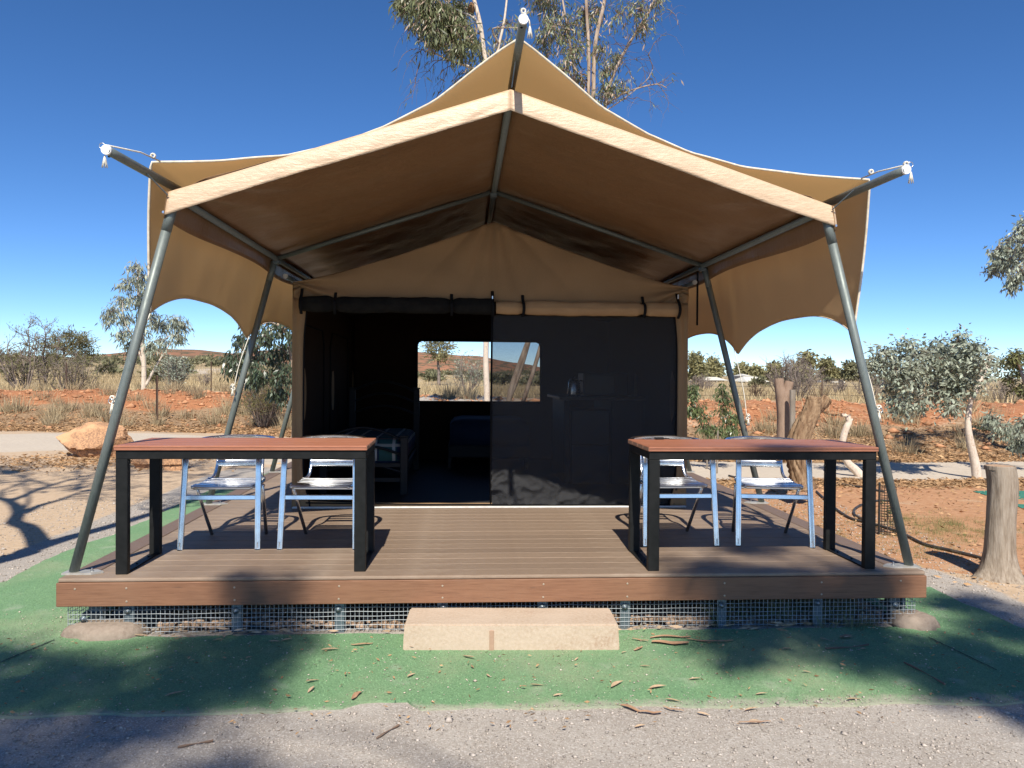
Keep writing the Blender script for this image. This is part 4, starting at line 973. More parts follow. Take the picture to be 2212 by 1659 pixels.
# ================================================================== inside the tent
bd = empty('single_bed', (0, 0, G)); tag(bd, 'dark framed single bed with tartan blanket inside the tent, behind the left table', 'bed')
xr = at(873, 1020, 2.95).x; xl = -1.60; fy, hy = 2.95, 4.85
for x in (xl+.03, xr):
    MB().bbox(x-.035, x+.035, fy-.035, fy+.035, .012, .56, .005).build('foot_post', M['bed_post'], bd)
    MB().bbox(x-.045, x+.045, fy-.045, fy+.045, .561, .578, .004).build('post_cap', M['bed_post'], bd)
    MB().bbox(x-.035, x+.035, hy-.035, hy+.035, .012, .98, .005).build('head_post', M['bed_post'], bd)
    MB().bbox(x-.045, x+.045, hy-.045, hy+.045, .981, .998, .004).build('post_cap', M['bed_post'], bd)
for zb, hh_, yy in ((.54, .13, fy), (.40, .10, fy), (.24, .08, fy), (.96, .13, hy), (.83, .12, hy), (.70, .1, hy)):
    MB().tube([(xl+(xr-xl)*k/16, yy, zb+hh_*math.sin(PI*k/16)-.02) for k in range(17)], .013, 8).build('curved_rail', M['bed_metal'], bd, True)
for zb in (.30, .16): MB().bbox(xl+.06, xr-.035, fy-.015, fy+.015, zb-.025, zb+.015, .003).build('foot_rail', M['bed_post'], bd)
for x in (xl+.03, xr): MB().bbox(x-.015, x+.015, fy+.036, hy-.036, .2, .29, .003).build('side_rail', M['bed_post'], bd)
def softbox(x0, x1, y0, y1, z0, z1, r, seed):
    m = MB(); nu, nv = 20, 26
    def f(u, v):
        ed = min(u, 1-u, v, 1-v); k = min(1, ed*6); return (x0+(x1-x0)*u, y0+(y1-y0)*v, z1-r*(1-math.sqrt(1-(1-k)**2))+.008*N3(u*6, v*6, seed))
    m.grid(f, nu, nv); m.box(x0, x1, y0, y1, z0, z1-r); return m
softbox(xl+.05, xr-.03, fy+.05, hy-.05, .29, .50, .05, 3).build('mattress', M['navy'], bd, True)
softbox(xl+.02, xr+.005, fy+.045, hy-.3, .33, .545, .06, 5).build('blanket', M['tartan'], bd, True)
b2 = empty('single_bed', (0, 0, G)); tag(b2, 'dark blue covered bed at the back of the tent under the window', 'bed')
x0b, x1b = at(968, 940, 5.0).x, .55
MB().bbox(x0b, x1b, 4.95, 5.95, .15, .30, .01).build('bed_base', M['bed_post'], b2)
softbox(x0b+.02, x1b, 4.97, 5.95, .30, .62, .07, 9).build('blanket', M['navy'], b2, True)
for x in (x0b+.02, x1b-.04):
    for y in (4.98, 5.9): MB().bbox(x-.02, x+.02, y-.02, y+.02, .012, .15, .003).build('leg', M['bed_post'], b2)
cb = empty('kitchen_bench', (0, 0, G)); tag(cb, 'dark kitchen bench with pale counter edge behind the mesh screen', 'bench')
MB().bbox(.74, 1.66, 3.55, 4.75, .905, .935, .004).build('counter_top', M['counter'], cb)
MB().bbox(1.30, 1.64, 3.6, 4.7, .02, .90, .006).build('cabinet', M['cabinet'], cb)
MB().bbox(.80, .86, 3.62, 4.68, .02, .90, .006).build('side_panel', M['cabinet'], cb)
fg = empty('fridge', (0, 0, G)); tag(fg, 'small grey two door fridge under the bench behind the mesh screen', 'fridge')
MB().bbox(.88, 1.28, 3.62, 4.2, .02, .80, .01).build('body', M['cabinet'], fg)
MB().bbox(.885, 1.275, 3.585, 3.618, .44, .795, .006).build('door', M['fridge'], fg)
MB().bbox(.885, 1.275, 3.585, 3.618, .03, .425, .006).build('door', M['fridge'], fg)
mw = empty('microwave', (0, 0, G)); tag(mw, 'dark microwave oven standing on the kitchen bench', 'microwave')
MB().bbox(1.02, 1.5, 3.75, 4.15, .94, 1.19, .01).build('case', M['cabinet'], mw)
MB().bbox(1.04, 1.36, 3.742, 3.749, .965, 1.165, .003).build('door', M['glass_dark'], mw)
kt = empty('kettle', (.93, 3.8, G+.936)); tag(kt, 'silver kettle standing on the bench left of the microwave', 'kettle')
MB().lathe([(.07, 0), (.075, .02), (.062, .15), (.045, .19), (.012, .2), (.012, .215)], 20).build('jug', M['alu_dull'], kt, True)
MB().tube(spline([(.06, 0, .17), (.11, 0, .15), (.11, 0, .06), (.075, 0, .03)], 5), .009, 8).build('handle', M['black_web'], kt, True)
# ================================================================== trees
class Tree:
    def __init__(s, name, label, base, cat='tree', group=None, seed=1):
        s.base = Vector(base); s.root = empty(name, s.base); tag(s.root, label, cat, group)
        s.tr = MB(); s.tw = MB(); s.rg = random.Random(seed); s.np = np.random.RandomState(seed); s.nodes = []; s.lp = []; s.ld = []
    def limb(s, pts, r0, r1, n=8, rec=True, k=5, wob=0):
        sp = spline(pts, k); m = len(sp)
        if wob: sp = [p+Vector((N3(p.x*2, p.z*2, 3), N3(p.z*2, p.x*2, 5), 0))*wob for p in sp]
        rs = [r0+(r1-r0)*(i/(m-1)) for i in range(m)]
        s.tr.tube([p-s.base for p in sp], rs, n)
        if rec: s.nodes += list(zip(sp, rs))
        return sp
    def twig(s, a, b, r0, droop=.15, leaves=8, ld=1.0, bend=.2, n=5, leaf_from=.35, jit=.05):
        a = Vector(a); b = Vector(b); L = (b-a).length; rg = s.rg
        o1 = Vector((rg.uniform(-1, 1), rg.uniform(-1, 1), rg.uniform(.1, .9)))*L*bend
        pts = []
        for i in range(n+1):
            t = i/n; p = a.lerp(b, t)+o1*math.sin(PI*t)-Vector((0, 0, droop*L*t*t)); pts.append(p+Vector((rg.uniform(-1, 1), rg.uniform(-1, 1), rg.uniform(-1, 1)))*L*.03*(0 < i < n))
        s.tw.tube([p-s.base for p in pts], [r0*(1-.8*i/n) for i in range(n+1)], 4, False)
        for _ in range(leaves):
            t = leaf_from+(1-leaf_from)*rg.random(); i = min(int(t*n), n-1); p = pts[i].lerp(pts[i+1], t*n-i)
            s.lp.append(p+Vector((rg.gauss(0, jit), rg.gauss(0, jit), rg.gauss(0, jit))))
            d = (pts[i+1]-pts[i]).normalized(); s.ld.append(d*.5+Vector((rg.gauss(0, .6), rg.gauss(0, .6), rg.gauss(0, .5)-ld)))
        return pts
    def clump(s, c, rad, ntw, leaves, r=.006, droop=.15, ld=1.0, jit=.05, attach=None, sub=2):
        c = Vector(c); rad = Vector(rad) if not isinstance(rad, (int, float)) else Vector((rad, rad, rad))
        if attach is None:
            cand = sorted(s.nodes, key=lambda q: (q[0]-c).length+.6*max(0, q[0].z-c.z))[:3]; q, qr = cand[0]
        else: q, qr = Vector(attach), r*4
        D = (c-q).length
        if D > .25:
            mid = q.lerp(c, .5)+Vector((s.rg.gauss(0, .1), s.rg.gauss(0, .1), .12+s.rg.random()*.1))*D
            sp = s.limb([q, mid, c], min(qr*.7, r*2.4+.008*D), r*1.2, 5, True, 4)
        else: sp = [q, c]
        for k in range(ntw):
            while True:
                v = Vector((s.rg.uniform(-1, 1), s.rg.uniform(-1, 1), s.rg.uniform(-1, 1)))
                if v.length < 1: break
            e = c+Vector((v.x*rad.x, v.y*rad.y, v.z*rad.z)); st = sp[min(int(len(sp)*(.45+.55*s.rg.random())), len(sp)-1)]
            st = st.lerp(c, s.rg.random()*.6)
            s.twig(st, e, r, droop, leaves, ld, jit=jit)
    def done(s, bark, twig, leaf, L=.08, W=.02, var=.4, extra=None):
        s.tr.build('trunk', bark, s.root, True)
        if s.tw.v: s.tw.build('branches', twig, s.root)
        if s.lp:
            P = np.array([tuple(p) for p in s.lp])-np.array(s.base); Dv = np.array([tuple(d) for d in s.ld]); n = len(P)
            q = s.np.uniform(1-var, 1+var, n); sel = s.np.rand(n) < (extra[1] if extra else 0)
            for nm, kk, mt in (('crown', ~sel, leaf), ('dead_leaves', sel, extra[0] if extra else None)):
                if kk.sum():
                    V, F = leaf_quads(P[kk], Dv[kk], L*q[kk], W*q[kk], 5); obj(nm, fast_mesh(nm, V, F, mt), s.root)
        return s.root
def gz(x, y): return float(h_ground(x, y))
def gp(x, y, dz=0): return Vector((x, y, gz(x, y)+dz))

# --- the two tall gums behind the tent
YA = 10.5
A = lambda dx, dy, y=YA: at(dx, dy, y)
b = gp(A(1050, 800).x, YA); T = Tree('gum_tree', 'tall leafy gum tree behind the tent, left of the ridge pole', b, seed=11)
T.limb([b-Vector((0, 0, .1)), A(1052, 870), A(1050, 735), A(1066, 500), A(1085, 300), A(1062, 190), A(1047, 120), A(1037, 50), A(1015, -40), A(1000, -160), A(985, -300)], .062, .03, 9)
T.limb([A(1088, 330), A(1070, 215), A(1052, 170), A(1015, 145), A(985, 135), A(960, 125), A(930, 108), A(905, 75)], .04, .01, 7)
T.limb([A(1040, 75), A(1025, 40), A(985, 20), A(950, -10)], .03, .01, 6)
T.limb([A(1062, 190), A(1075, 110), A(1090, 40), A(1100, -60)], .04, .015, 6)
for (dx, dy, rx, rz, nt, lv) in ((880, 0, .28, .3, 30, 14), (925, 15, .36, .34, 46, 16), (955, 40, .34, .34, 46, 16), (975, 70, .32, .3, 36, 14), (940, 75, .26, .25, 24, 12), (990, 25, .3, .32, 32, 14), (1010, 60, .26, .3, 20, 10),
                                 (985, 110, .26, .22, 20, 10), (1010, 100, .22, .25, 16, 10), (1010, 175, .22, .2, 18, 10), (1040, 155, .22, .2, 14, 9), (1000, 205, .16, .14, 10, 8), (1040, 110, .25, .25, 12, 8), (1080, 60, .3, .35, 10, 6), (1100, 90, .2, .25, 7, 6), (1120, 60, .2, .25, 6, 6), (905, -60, .5, .4, 36, 12), (980, -70, .5, .4, 36, 12), (900, 45, .2, .25, 12, 10), (1090, 150, .18, .2, 7, 7)):
    yj = YA+T.rg.uniform(-.7, .7); T.clump(A(dx, dy, yj), (rx*1.1, .5, rz*1.1), int(nt*1.5), int(lv*1.15), .006, .25, 1.1, .06)
for (a0, a1) in (((985, 135), (905, 140)), ((960, 125), (900, 175)), ((940, 115), (885, 95)), ((970, 130), (935, 215)), ((1000, 150), (955, 195)), ((905, 75), (850, 20)), ((930, 100), (880, 130)), ((905, 140), (890, 215)), ((955, 195), (925, 250)), ((985, 140), (945, 160))):
    p = T.twig(A(*a0), A(*a1), .009, .15, 2, 1, .12, 6)
    for k in range(5): T.twig(p[2+k % 4], p[2+k % 4]+Vector((T.rg.uniform(-.35, .1), T.rg.uniform(-.2, .2), T.rg.uniform(-.55, -.05))), .004, .3, 1, 1)
T.done(M['bark_white'], M['twig'], M['gum_leaf'], .14, .026, .35, (M['gum_leaf_pale'], .09))
nb = empty('birds_nest', A(1018, 17)); tag(nb, 'brown hanging nest high in the left gum tree', 'nest')
MB().lathe([(.01, -.11), (.05, -.09), (.072, -.03), (.066, .03), (.04, .08), (.012, .11)], 14, wob=lambda t, z: 1+.12*math.sin(t*3+z*20)).build('nest', M['nest'], nb, True)

b = gp(A(1110, 800).x, YA+.3); T = Tree('gum_tree', 'sparse gum tree with several pale stems behind the tent, right of the ridge pole', b, seed=23)
T.limb([b-Vector((0, 0, .1)), A(1098, 868), A(1140, 740), A(1205, 560), A(1262, 380), A(1280, 235), A(1283, 130), A(1290, 70), A(1306, 0), A(1320, -120), A(1330, -300)], .056, .03, 9)
T.limb([A(1098, 868), A(1130, 780), A(1180, 600), A(1245, 380), A(1268, 235), A(1272, 120), A(1267, 20), A(1262, -120), A(1250, -260)], .045, .026, 8)
T.limb([A(1130, 868), A(1163, 765), A(1230, 520), A(1290, 330), A(1306, 240), A(1312, 200), A(1330, 150), A(1350, 110), A(1380, 60), A(1405, 20), A(1425, -40), A(1440, -120)], .042, .018, 8)
T.limb([A(1205, 560), A(1235, 330), A(1243, 200), A(1235, 120), A(1222, 40), A(1205, -60)], .038, .016, 7)
T.limb([A(1310, 225), A(1340, 205), A(1380, 190), A(1420, 182), A(1440, 190)], .022, .008, 6)
T.limb([A(1300, 245), A(1345, 215), A(1395, 175), A(1410, 150)], .014, .005, 5)
for (dx, dy, rx, rz, nt, lv) in ((1165, 5, .22, .22, 12, 8), (1185, 60, .26, .28, 18, 7), (1175, 95, .2, .2, 12, 8), (1200, 20, .3, .3, 14, 7), (1225, 60, .3, .4, 22, 6), (1240, 110, .3, .35, 20, 6), (1265, 40, .3, .4, 22, 6), (1215, 150, .2, .25, 12, 6), (1255, 170, .2, .3, 14, 5), (1290, 30, .2, .3, 10, 5),
                                 (1300, 110, .18, .25, 8, 6), (1310, 150, .16, .2, 9, 7), (1330, 130, .16, .16, 8, 7), (1320, 190, .16, .16, 8, 7), (1345, 180, .14, .14, 6, 6), (1300, 200, .15, .15, 8, 6), (1395, 55, .16, .12, 9, 6), (1380, 20, .25, .25, 12, 5), (1340, 30, .3, .3, 10, 4), (1420, 5, .25, .2, 10, 4), (1160, -40, .5, .4, 22, 8), (1260, -60, .6, .4, 26, 8), (1400, -60, .5, .4, 20, 7), (1270, 215, .18, .16, 8, 6)):
    yj = YA+T.rg.uniform(-.6, .6); T.clump(A(dx, dy, yj), (rx*1.15, .45, rz*1.15), int(nt*1.9), lv+3, .0055, .18, 1.1, .06)
for (a0, a1) in (((1330, 150), (1400, 120)), ((1400, 120), (1440, 60)), ((1345, 215), (1430, 230)), ((1420, 182), (1445, 235)), ((1410, 150), (1385, 95)), ((1395, 175), (1405, 245)), ((1380, 60), (1460, 20)), ((1440, 20), (1470, 60)), ((1350, 110), (1300, 70)), ((1420, 182), (1450, 170)), ((1300, 240), (1380, 215)), ((1240, 130), (1180, 110)), ((1235, 180), (1170, 160)), ((1245, 220), (1200, 170))):
    p = T.twig(A(*a0), A(*a1), .008, .12, 1, 1, .16, 7)
    for k in range(6): T.twig(p[2+k % 5], p[2+k % 5]+Vector((T.rg.uniform(-.25, .35), T.rg.uniform(-.2, .2), T.rg.uniform(-.4, .25))), .0035, .2, 0, 1)
for k in range(150):
    q, qr = T.nodes[T.rg.randrange(len(T.nodes))]
    if q.z > 3.5: T.twig(q, q+Vector((T.rg.uniform(-.5, .5), T.rg.uniform(-.5, .5), T.rg.uniform(-.1, .7))), .006, .05, 2, 1)
T.done(M['bark_mixed'], M['twig'], M['gum_leaf'], .115, .024, .35, (M['gum_leaf_pale'], .2))

def simple_tree(name, label, dx, y, trunk_px, clumps, bark, twig, leaf, L, W, r0, nt, lv, seed, cat='tree', group=None, droop=.2, ld=1.0, jit=.1, tr=.012, depthj=.6, extra=None, base=None, limbs=()):
    b = base or gp(at(dx, 800, y).x, y); T = Tree(name, label, b, cat, group, seed)
    T.limb([b-Vector((0, 0, .1))]+[at(px, py, y) for px, py in trunk_px], r0, r0*.35, 8)
    for (pts, ra, rb) in limbs: T.limb([at(px, py, y) for px, py in pts], ra, rb, 6)
    for (cx, cy, rx, rz) in clumps:
        T.clump(at(cx, cy, y+T.rg.uniform(-depthj, depthj)), (rx, rx*1.1, rz), nt, lv, tr, droop, ld, jit)
    return T.done(bark, twig, leaf, L, W, .4, extra)
# --- left of the tent
simple_tree('gum_tree', 'slender grey green gum tree seen left of the tent between the poles', 312, 30, [(310, 850), (311, 800), (309, 760), (304, 700), (300, 640), (298, 590), (296, 570)],
    [(292, 580, .45, .4), (310, 600, .5, .45), (280, 612, .5, .4), (318, 632, .5, .4), (290, 645, .45, .35), (262, 648, .4, .35), (248, 672, .45, .35), (232, 690, .35, .3), (270, 690, .4, .3), (312, 668, .45, .35), (335, 690, .4, .4), (300, 715, .45, .3), (262, 720, .3, .25), (355, 705, .4, .35), (378, 690, .4, .3), (398, 702, .4, .3), (385, 725, .35, .25), (345, 738, .4, .3), (285, 745, .3, .2), (325, 745, .3, .25)],
    M['bark_white'], M['twig_grey'], M['gum_leaf_grey'], .26, .05, .13, 20, 8, 31, droop=.3, ld=1.2, jit=.12, tr=.014, depthj=1.2, limbs=[([(314, 835), (332, 800), (350, 770), (372, 735)], .07, .025), ([(310, 790), (290, 735), (265, 690)], .05, .02)])
simple_tree('gum_tree', 'dark leafy gum tree hanging behind the second left pole', 640, 10.5, [(640, 900), (636, 800), (625, 730), (600, 700)],
    [(545, 715, .25, .25), (575, 735, .3, .3), (610, 715, .3, .3), (535, 760, .25, .25), (505, 775, .2, .2), (560, 780, .3, .3), (598, 775, .3, .3), (622, 760, .25, .3), (500, 800, .18, .16), (590, 815, .25, .25), (620, 810, .2, .3), (615, 855, .18, .22), (595, 850, .12, .15), (520, 735, .2, .2), (550, 800, .2, .2), (640, 730, .3, .3), (640, 680, .4, .3), (600, 690, .3, .2), (548, 820, .15, .15)],
    M['bark_mixed'], M['twig'], M['gum_leaf_dark'], .105, .034, .1, 22, 10, 32, droop=.25, ld=1.3, jit=.05, tr=.006, depthj=.5)
def bush(name, label, dx, y, top, width_px, stems, seed, leaf=None, leaves=0, L=.1, W=.03, twm=None, group=None, cat='shrub', spread=1.0, sub=5, r=.012, leaf_top=.35, trunkless=True, ld=-.3, basez=None):
    b = gp(at(dx, 800, y).x, y); sc = FOC/(y-CAM[1]); h = at(dx, top, y).z-b.z; w = width_px/sc
    T = Tree(name, label, b, cat, group, seed); rg = T.rg
    for k in range(stems):
        a = rg.uniform(0, 2*PI); q = math.sqrt(rg.random())*spread; e = b+Vector((math.cos(a)*q*w/2, math.sin(a)*q*w/2, h*(1-.35*q*q)*rg.uniform(.75, 1.05)))
        m = b.lerp(e, .5)+Vector((math.cos(a)*w*.06, math.sin(a)*w*.06, -h*.02))+Vector((rg.gauss(0, .05), rg.gauss(0, .05), 0))*w
        sp = T.limb([b+Vector((math.cos(a)*.05*w, math.sin(a)*.05*w, -.05)), m, e], r*rg.uniform(.7, 1.3), r*.3, 5, True, 4, wob=.03*h)
        for j in range(sub):
            i = rg.randrange(len(sp)//3, len(sp)); d = Vector((rg.gauss(0, 1), rg.gauss(0, 1), rg.uniform(.1, 1.2))).normalized()*h*rg.uniform(.1, .28)
            p = T.twig(sp[i], sp[i]+d, r*.4, .02, leaves, ld, jit=.02*h, leaf_from=.2)
            for _ in range(2): T.twig(p[3], p[3]+d*.5+Vector((rg.gauss(0, .3), rg.gauss(0, .3), rg.gauss(.1, .2)))*d.length, r*.25, 0, leaves, ld, jit=.02*h, leaf_from=.1)
    return T.done(twm or M['twig_grey'], twm or M['twig_grey'], leaf or M['acacia'], L, W)
GL = 'scrub left of the tent'
bush('bare_shrub', 'bare twisted grey shrub at the far left edge of the plain', 55, 28, 712, 105, 12, 41, M['acacia'], 6, .12, .022, sub=8, r=.045, group=GL)
bush('bare_shrub', 'thin dark bare shrub left of the green acacia', 100, 29, 712, 60, 8, 42, M['acacia'], 6, .12, .022, sub=8, r=.04, group=GL)
simple_tree('acacia_tree', 'olive green feathery acacia bush behind the grey twiggy shrub on the left', 140, 31, [(140, 800), (138, 770), (140, 745)], [(125, 735, .6, .4), (150, 727, .6, .35), (175, 738, .6, .35), (192, 748, .45, .3), (110, 755, .6, .4), (140, 760, .7, .4), (170, 768, .6, .35), (195, 770, .4, .3), (125, 780, .6, .3), (160, 745, .5, .3)], M['twig_grey'], M['twig_grey'], M['acacia'], .17, .03, .1, 22, 14, 43, 'shrub', GL, droop=-.1, ld=-.5, jit=.1, tr=.012)
bush('bare_shrub', 'dense grey twiggy bush in front of the olive acacia', 155, 25, 762, 135, 46, 44, M['acacia'], 3, .09, .015, sub=5, r=.02, group=GL)
bush('saltbush', 'pale grey green shrub beside the slender gum', 378, 23, 768, 62, 26, 45, M['gum_leaf_grey'], 5, .09, .03, sub=6, r=.014, group=GL)
bush('bare_shrub', 'small dark bare bush on the plain right of the slender gum', 440, 40, 805, 36, 20, 46, None, 0, sub=5, r=.02, group=GL)
bush('green_shrub', 'round olive shrub at the foot of the slender gum', 335, 42, 800, 46, 26, 47, M['acacia'], 12, .14, .035, sub=5, r=.02, group=GL)
bush('green_shrub', 'yellow green broom bush behind the dark gum near the second pole', 572, 16, 790, 110, 60, 48, M['acacia'], 5, .12, .012, sub=5, r=.012, group=GL)
simple_tree('acacia_tree', 'dark olive tree on the plain seen through the tent window', 948, 62, [(948, 806), (946, 780), (948, 760)], [(930, 752, 1.0, .5), (950, 742, 1.1, .5), (968, 752, 1.0, .5), (940, 768, 1.0, .5), (962, 770, .8, .4)], M['twig_grey'], M['twig_grey'], M['far_leaf'], .3, .08, .16, 22, 12, 49, droop=-.05, ld=0, jit=.2, tr=.02)
bush('bare_shrub', 'grey twiggy shrub on the plain seen through the tent window', 1010, 34, 770, 70, 26, 50, M['gum_leaf_grey'], 2, .12, .03, sub=6, r=.02)
# --- right of the tent
YG = 6.65
simple_tree('gum_tree', 'young white trunked gum with broad grey leaves beside the path on the right', 2112, YG, [(2106, 1000), (2097, 960), (2091, 920), (2094, 880), (2099, 862)],
    [(1905, 765, .17, .12), (1895, 790, .15, .12), (1935, 775, .2, .16), (1960, 750, .2, .15), (1930, 805, .2, .15), (1965, 795, .22, .18), (1995, 765, .22, .18), (2000, 800, .22, .18), (1950, 830, .2, .14), (1990, 835, .22, .16), (1930, 850, .15, .12), (2030, 775, .2, .18), (2035, 815, .22, .18), (2025, 850, .2, .15), (2065, 760, .2, .16), (2060, 795, .2, .18), (2070, 735, .12, .12), (2085, 770, .18, .15), (2100, 795, .18, .16), (2065, 840, .18, .16), (2095, 830, .15, .14), (2120, 780, .18, .14), (2135, 800, .15, .12), (1975, 870, .16, .1), (2055, 880, .14, .1), (2110, 755, .15, .12), (1945, 880, .1, .08), (2042, 770, .2, .16), (2046, 800, .2, .16), (2040, 840, .2, .14), (2015, 790, .2, .16), (2030, 755, .16, .1), (2075, 815, .2, .14)],
    M['bark_white'], M['twig'], M['gum_leaf_grey'], .074, .032, .075, 21, 12, 51, droop=.1, ld=.35, jit=.075, tr=.005, depthj=.5,
    limbs=[([(2099, 862), (2112, 830), (2125, 800), (2142, 768)], .05, .042), ([(2097, 868), (2078, 835), (2062, 800), (2040, 775)], .032, .012), ([(2078, 835), (2030, 822), (1985, 815), (1935, 800)], .02, .006)], base=gp(gnd(2114, 1034).x, YG))
simple_tree('gum_tree', 'olive leaved gum cut by the right edge of the picture', 2235, 9.5, [(2235, 950), (2225, 870), (2205, 800)], [(2180, 785, .25, .18), (2200, 770, .25, .2), (2212, 800, .3, .22), (2185, 815, .2, .15), (2205, 840, .25, .18), (2235, 780, .35, .3), (2245, 830, .3, .25), (2190, 770, .15, .1)], M['bark_mixed'], M['twig'], M['gum_leaf_olive'], .08, .03, .07, 22, 10, 52, droop=.1, ld=.5, jit=.05, tr=.006)
simple_tree('gum_tree', 'grey leaved gum reaching in from beyond the right edge, foliage against the sky', 2420, 7.5, [(2420, 900), (2415, 700), (2390, 520), (2350, 420)],
    [(2205, 490, .2, .2), (2185, 525, .25, .18), (2165, 545, .22, .18), (2200, 545, .25, .22), (2180, 575, .22, .16), (2205, 590, .2, .18), (2150, 580, .12, .1), (2192, 610, .1, .12), (2215, 520, .25, .3), (2240, 480, .4, .4), (2250, 560, .4, .4), (2300, 450, .5, .4), (2165, 565, .15, .12),
     (2160, 925, .2, .12), (2190, 940, .2, .14), (2205, 920, .2, .14), (2140, 905, .12, .08), (2230, 930, .3, .2), (2205, 960, .15, .1)], M['bark_mixed'], M['twig'], M['gum_leaf_grey'], .085, .028, .12, 22, 12, 53, droop=.2, ld=.8, jit=.05, tr=.006, limbs=[([(2415, 860), (2350, 900), (2280, 925), (2215, 930)], .03, .01)])
# sapling with stakes
ys = 7.7
simple_tree('sapling', 'young green leafed sapling with two leaders between tent and second right pole', 1537, ys, [(1536, 985), (1535, 940), (1536, 918)],
    [(1490, 842, .12, .08), (1500, 838, .1, .08), (1495, 862, .14, .1), (1508, 880, .14, .1), (1516, 900, .14, .1), (1525, 922, .15, .09), (1545, 930, .14, .07), (1558, 840, .09, .08), (1567, 862, .14, .1), (1562, 885, .14, .1), (1572, 905, .14, .1), (1585, 925, .13, .08), (1575, 935, .12, .06), (1490, 885, .1, .1), (1592, 905, .08, .1)],
    M['twig'], M['twig'], M['sap_leaf'], .072, .022, .014, 13, 11, 54, 'tree', droop=.25, ld=1.0, jit=.04, tr=.004, depthj=.12, limbs=[([(1536, 925), (1522, 900), (1505, 870), (1492, 838)], .008, .003), ([(1536, 925), (1556, 905), (1562, 870), (1560, 836)], .008, .003)])
for dx, dy, lb in ((1549, 1022, 'thin grey timber stake just right of the green sapling'), (1527, 1014, 'thin grey timber stake just left of the green sapling trunk')):
    p = gnd(dx, dy); q = at(dx, 930, p.y)
    tag(MB().tube([(0, 0, -.05), (.005, 0, q.z)], .013, 7).build('garden_stake', M['post_wood'], None, False, p), lb, 'stake', 'stakes by the sapling')
# bare shrubs on the right plain
GR = 'scrub right of the tent'
bush('bare_shrub', 'tall grey bare bush behind the forked stump on the right', 1716, 24, 770, 118, 46, 61, None, 0, sub=9, r=.026, group=GR, spread=1.0)
bush('bare_shrub', 'small black bare bush on the plain between the sapling and the forked stump', 1634, 27, 833, 50, 26, 62, None, 0, sub=4, r=.022, twm=M['rust'], group=GR)
bush('bare_shrub', 'purple grey bare bush behind the green sapling', 1515, 42, 812, 62, 40, 63, None, 0, sub=6, r=.03, group=GR)
bush('bare_shrub', 'low purple grey bare bush left of the front right pole', 1803, 36, 822, 76, 40, 64, None, 0, sub=6, r=.03, group=GR)
bush('bare_shrub', 'wispy bare bush between the front right pole and the young gum', 1880, 26, 800, 80, 26, 65, None, 0, sub=6, r=.02, group=GR)
bush('bare_shrub', 'brown bare bush seen below the olive gum at the right edge', 2175, 20, 820, 110, 36, 66, None, 0, sub=6, r=.02, group=GR)
bush('green_shrub', 'dark grey saltbush on the bank behind the young gum', 1960, 12.6, 880, 90, 46, 67, M['gum_leaf_dark'], 3, .06, .02, sub=5, r=.008, group=GR)
bush('green_shrub', 'dark low saltbush on the bank right of the white gum trunk', 2150, 11.5, 925, 120, 50, 68, M['gum_leaf_dark'], 3, .06, .02, sub=5, r=.008, group=GR)
# far trees on the right skyline
for i, (X_, Yt, hw, dark, yd, lb) in enumerate(((120, 556, 115, 0, 95, 'rounded olive gum tree on the skyline just right of the tent'), (320, 588, 100, 0, 100, 'olive gum tree on the skyline behind the second right pole'), (640, 662, 75, 0, 115, 'low olive gum tree above the cream roofed house'), (790, 682, 105, 0, 120, 'broad low gum tree right behind the cream roofed house'),
        (985, 650, 90, 0, 100, 'olive gum tree on the skyline left of the tallest far tree'), (1330, 548, 165, 0, 92, 'tallest far gum tree on the right skyline behind the grey bare bush'), (1560, 608, 62, 0, 105, 'small round gum tree standing up right of the tallest far tree'), (1640, 705, 75, 0, 120, 'low dark gum tree above the white van'), (1800, 636, 105, 1, 100, 'dark brownish gum tree on the skyline beside the front right pole'), (1960, 650, 120, 1, 100, 'dark far gum tree right of the front right pole'), (2560, 690, 200, 0, 110, 'far gum tree on the skyline behind the young white gum'), (3050, 700, 260, 1, 110, 'far dark gum trees low behind the olive gum'))):
    dx = (2690+X_*.3617)/1.8228; top = (1200+Yt*.3617)/1.8228; hwp = hw*.198; bot = 830
    cl = []; rgx = random.Random(100+i); sc = (yd+4.5)/FOC
    for k in range(9):
        a = rgx.uniform(0, 2*PI); q = rgx.random()**.5; cx, cy = dx+hwp*.75*q*math.cos(a), (top+bot-10)/2+((bot-10-top)/2-5)*q*math.sin(a)*.9
        cl.append((cx, cy, hwp*.42*sc, (bot-top)*.2*sc))
    cl.append((dx, top+6, hwp*.35*sc, 5*sc))
    simple_tree('far_gum_tree', lb, dx, yd, [(dx, 826), (dx+1, (top+bot)/2)], cl, M['twig_grey'], M['twig_grey'], M['far_leaf_dark'] if dark else M['far_leaf'], .55, .22, .2, 16, 12, 200+i, group='gum trees on the right skyline', droop=0, ld=0, jit=.32, tr=.03, depthj=1.0)
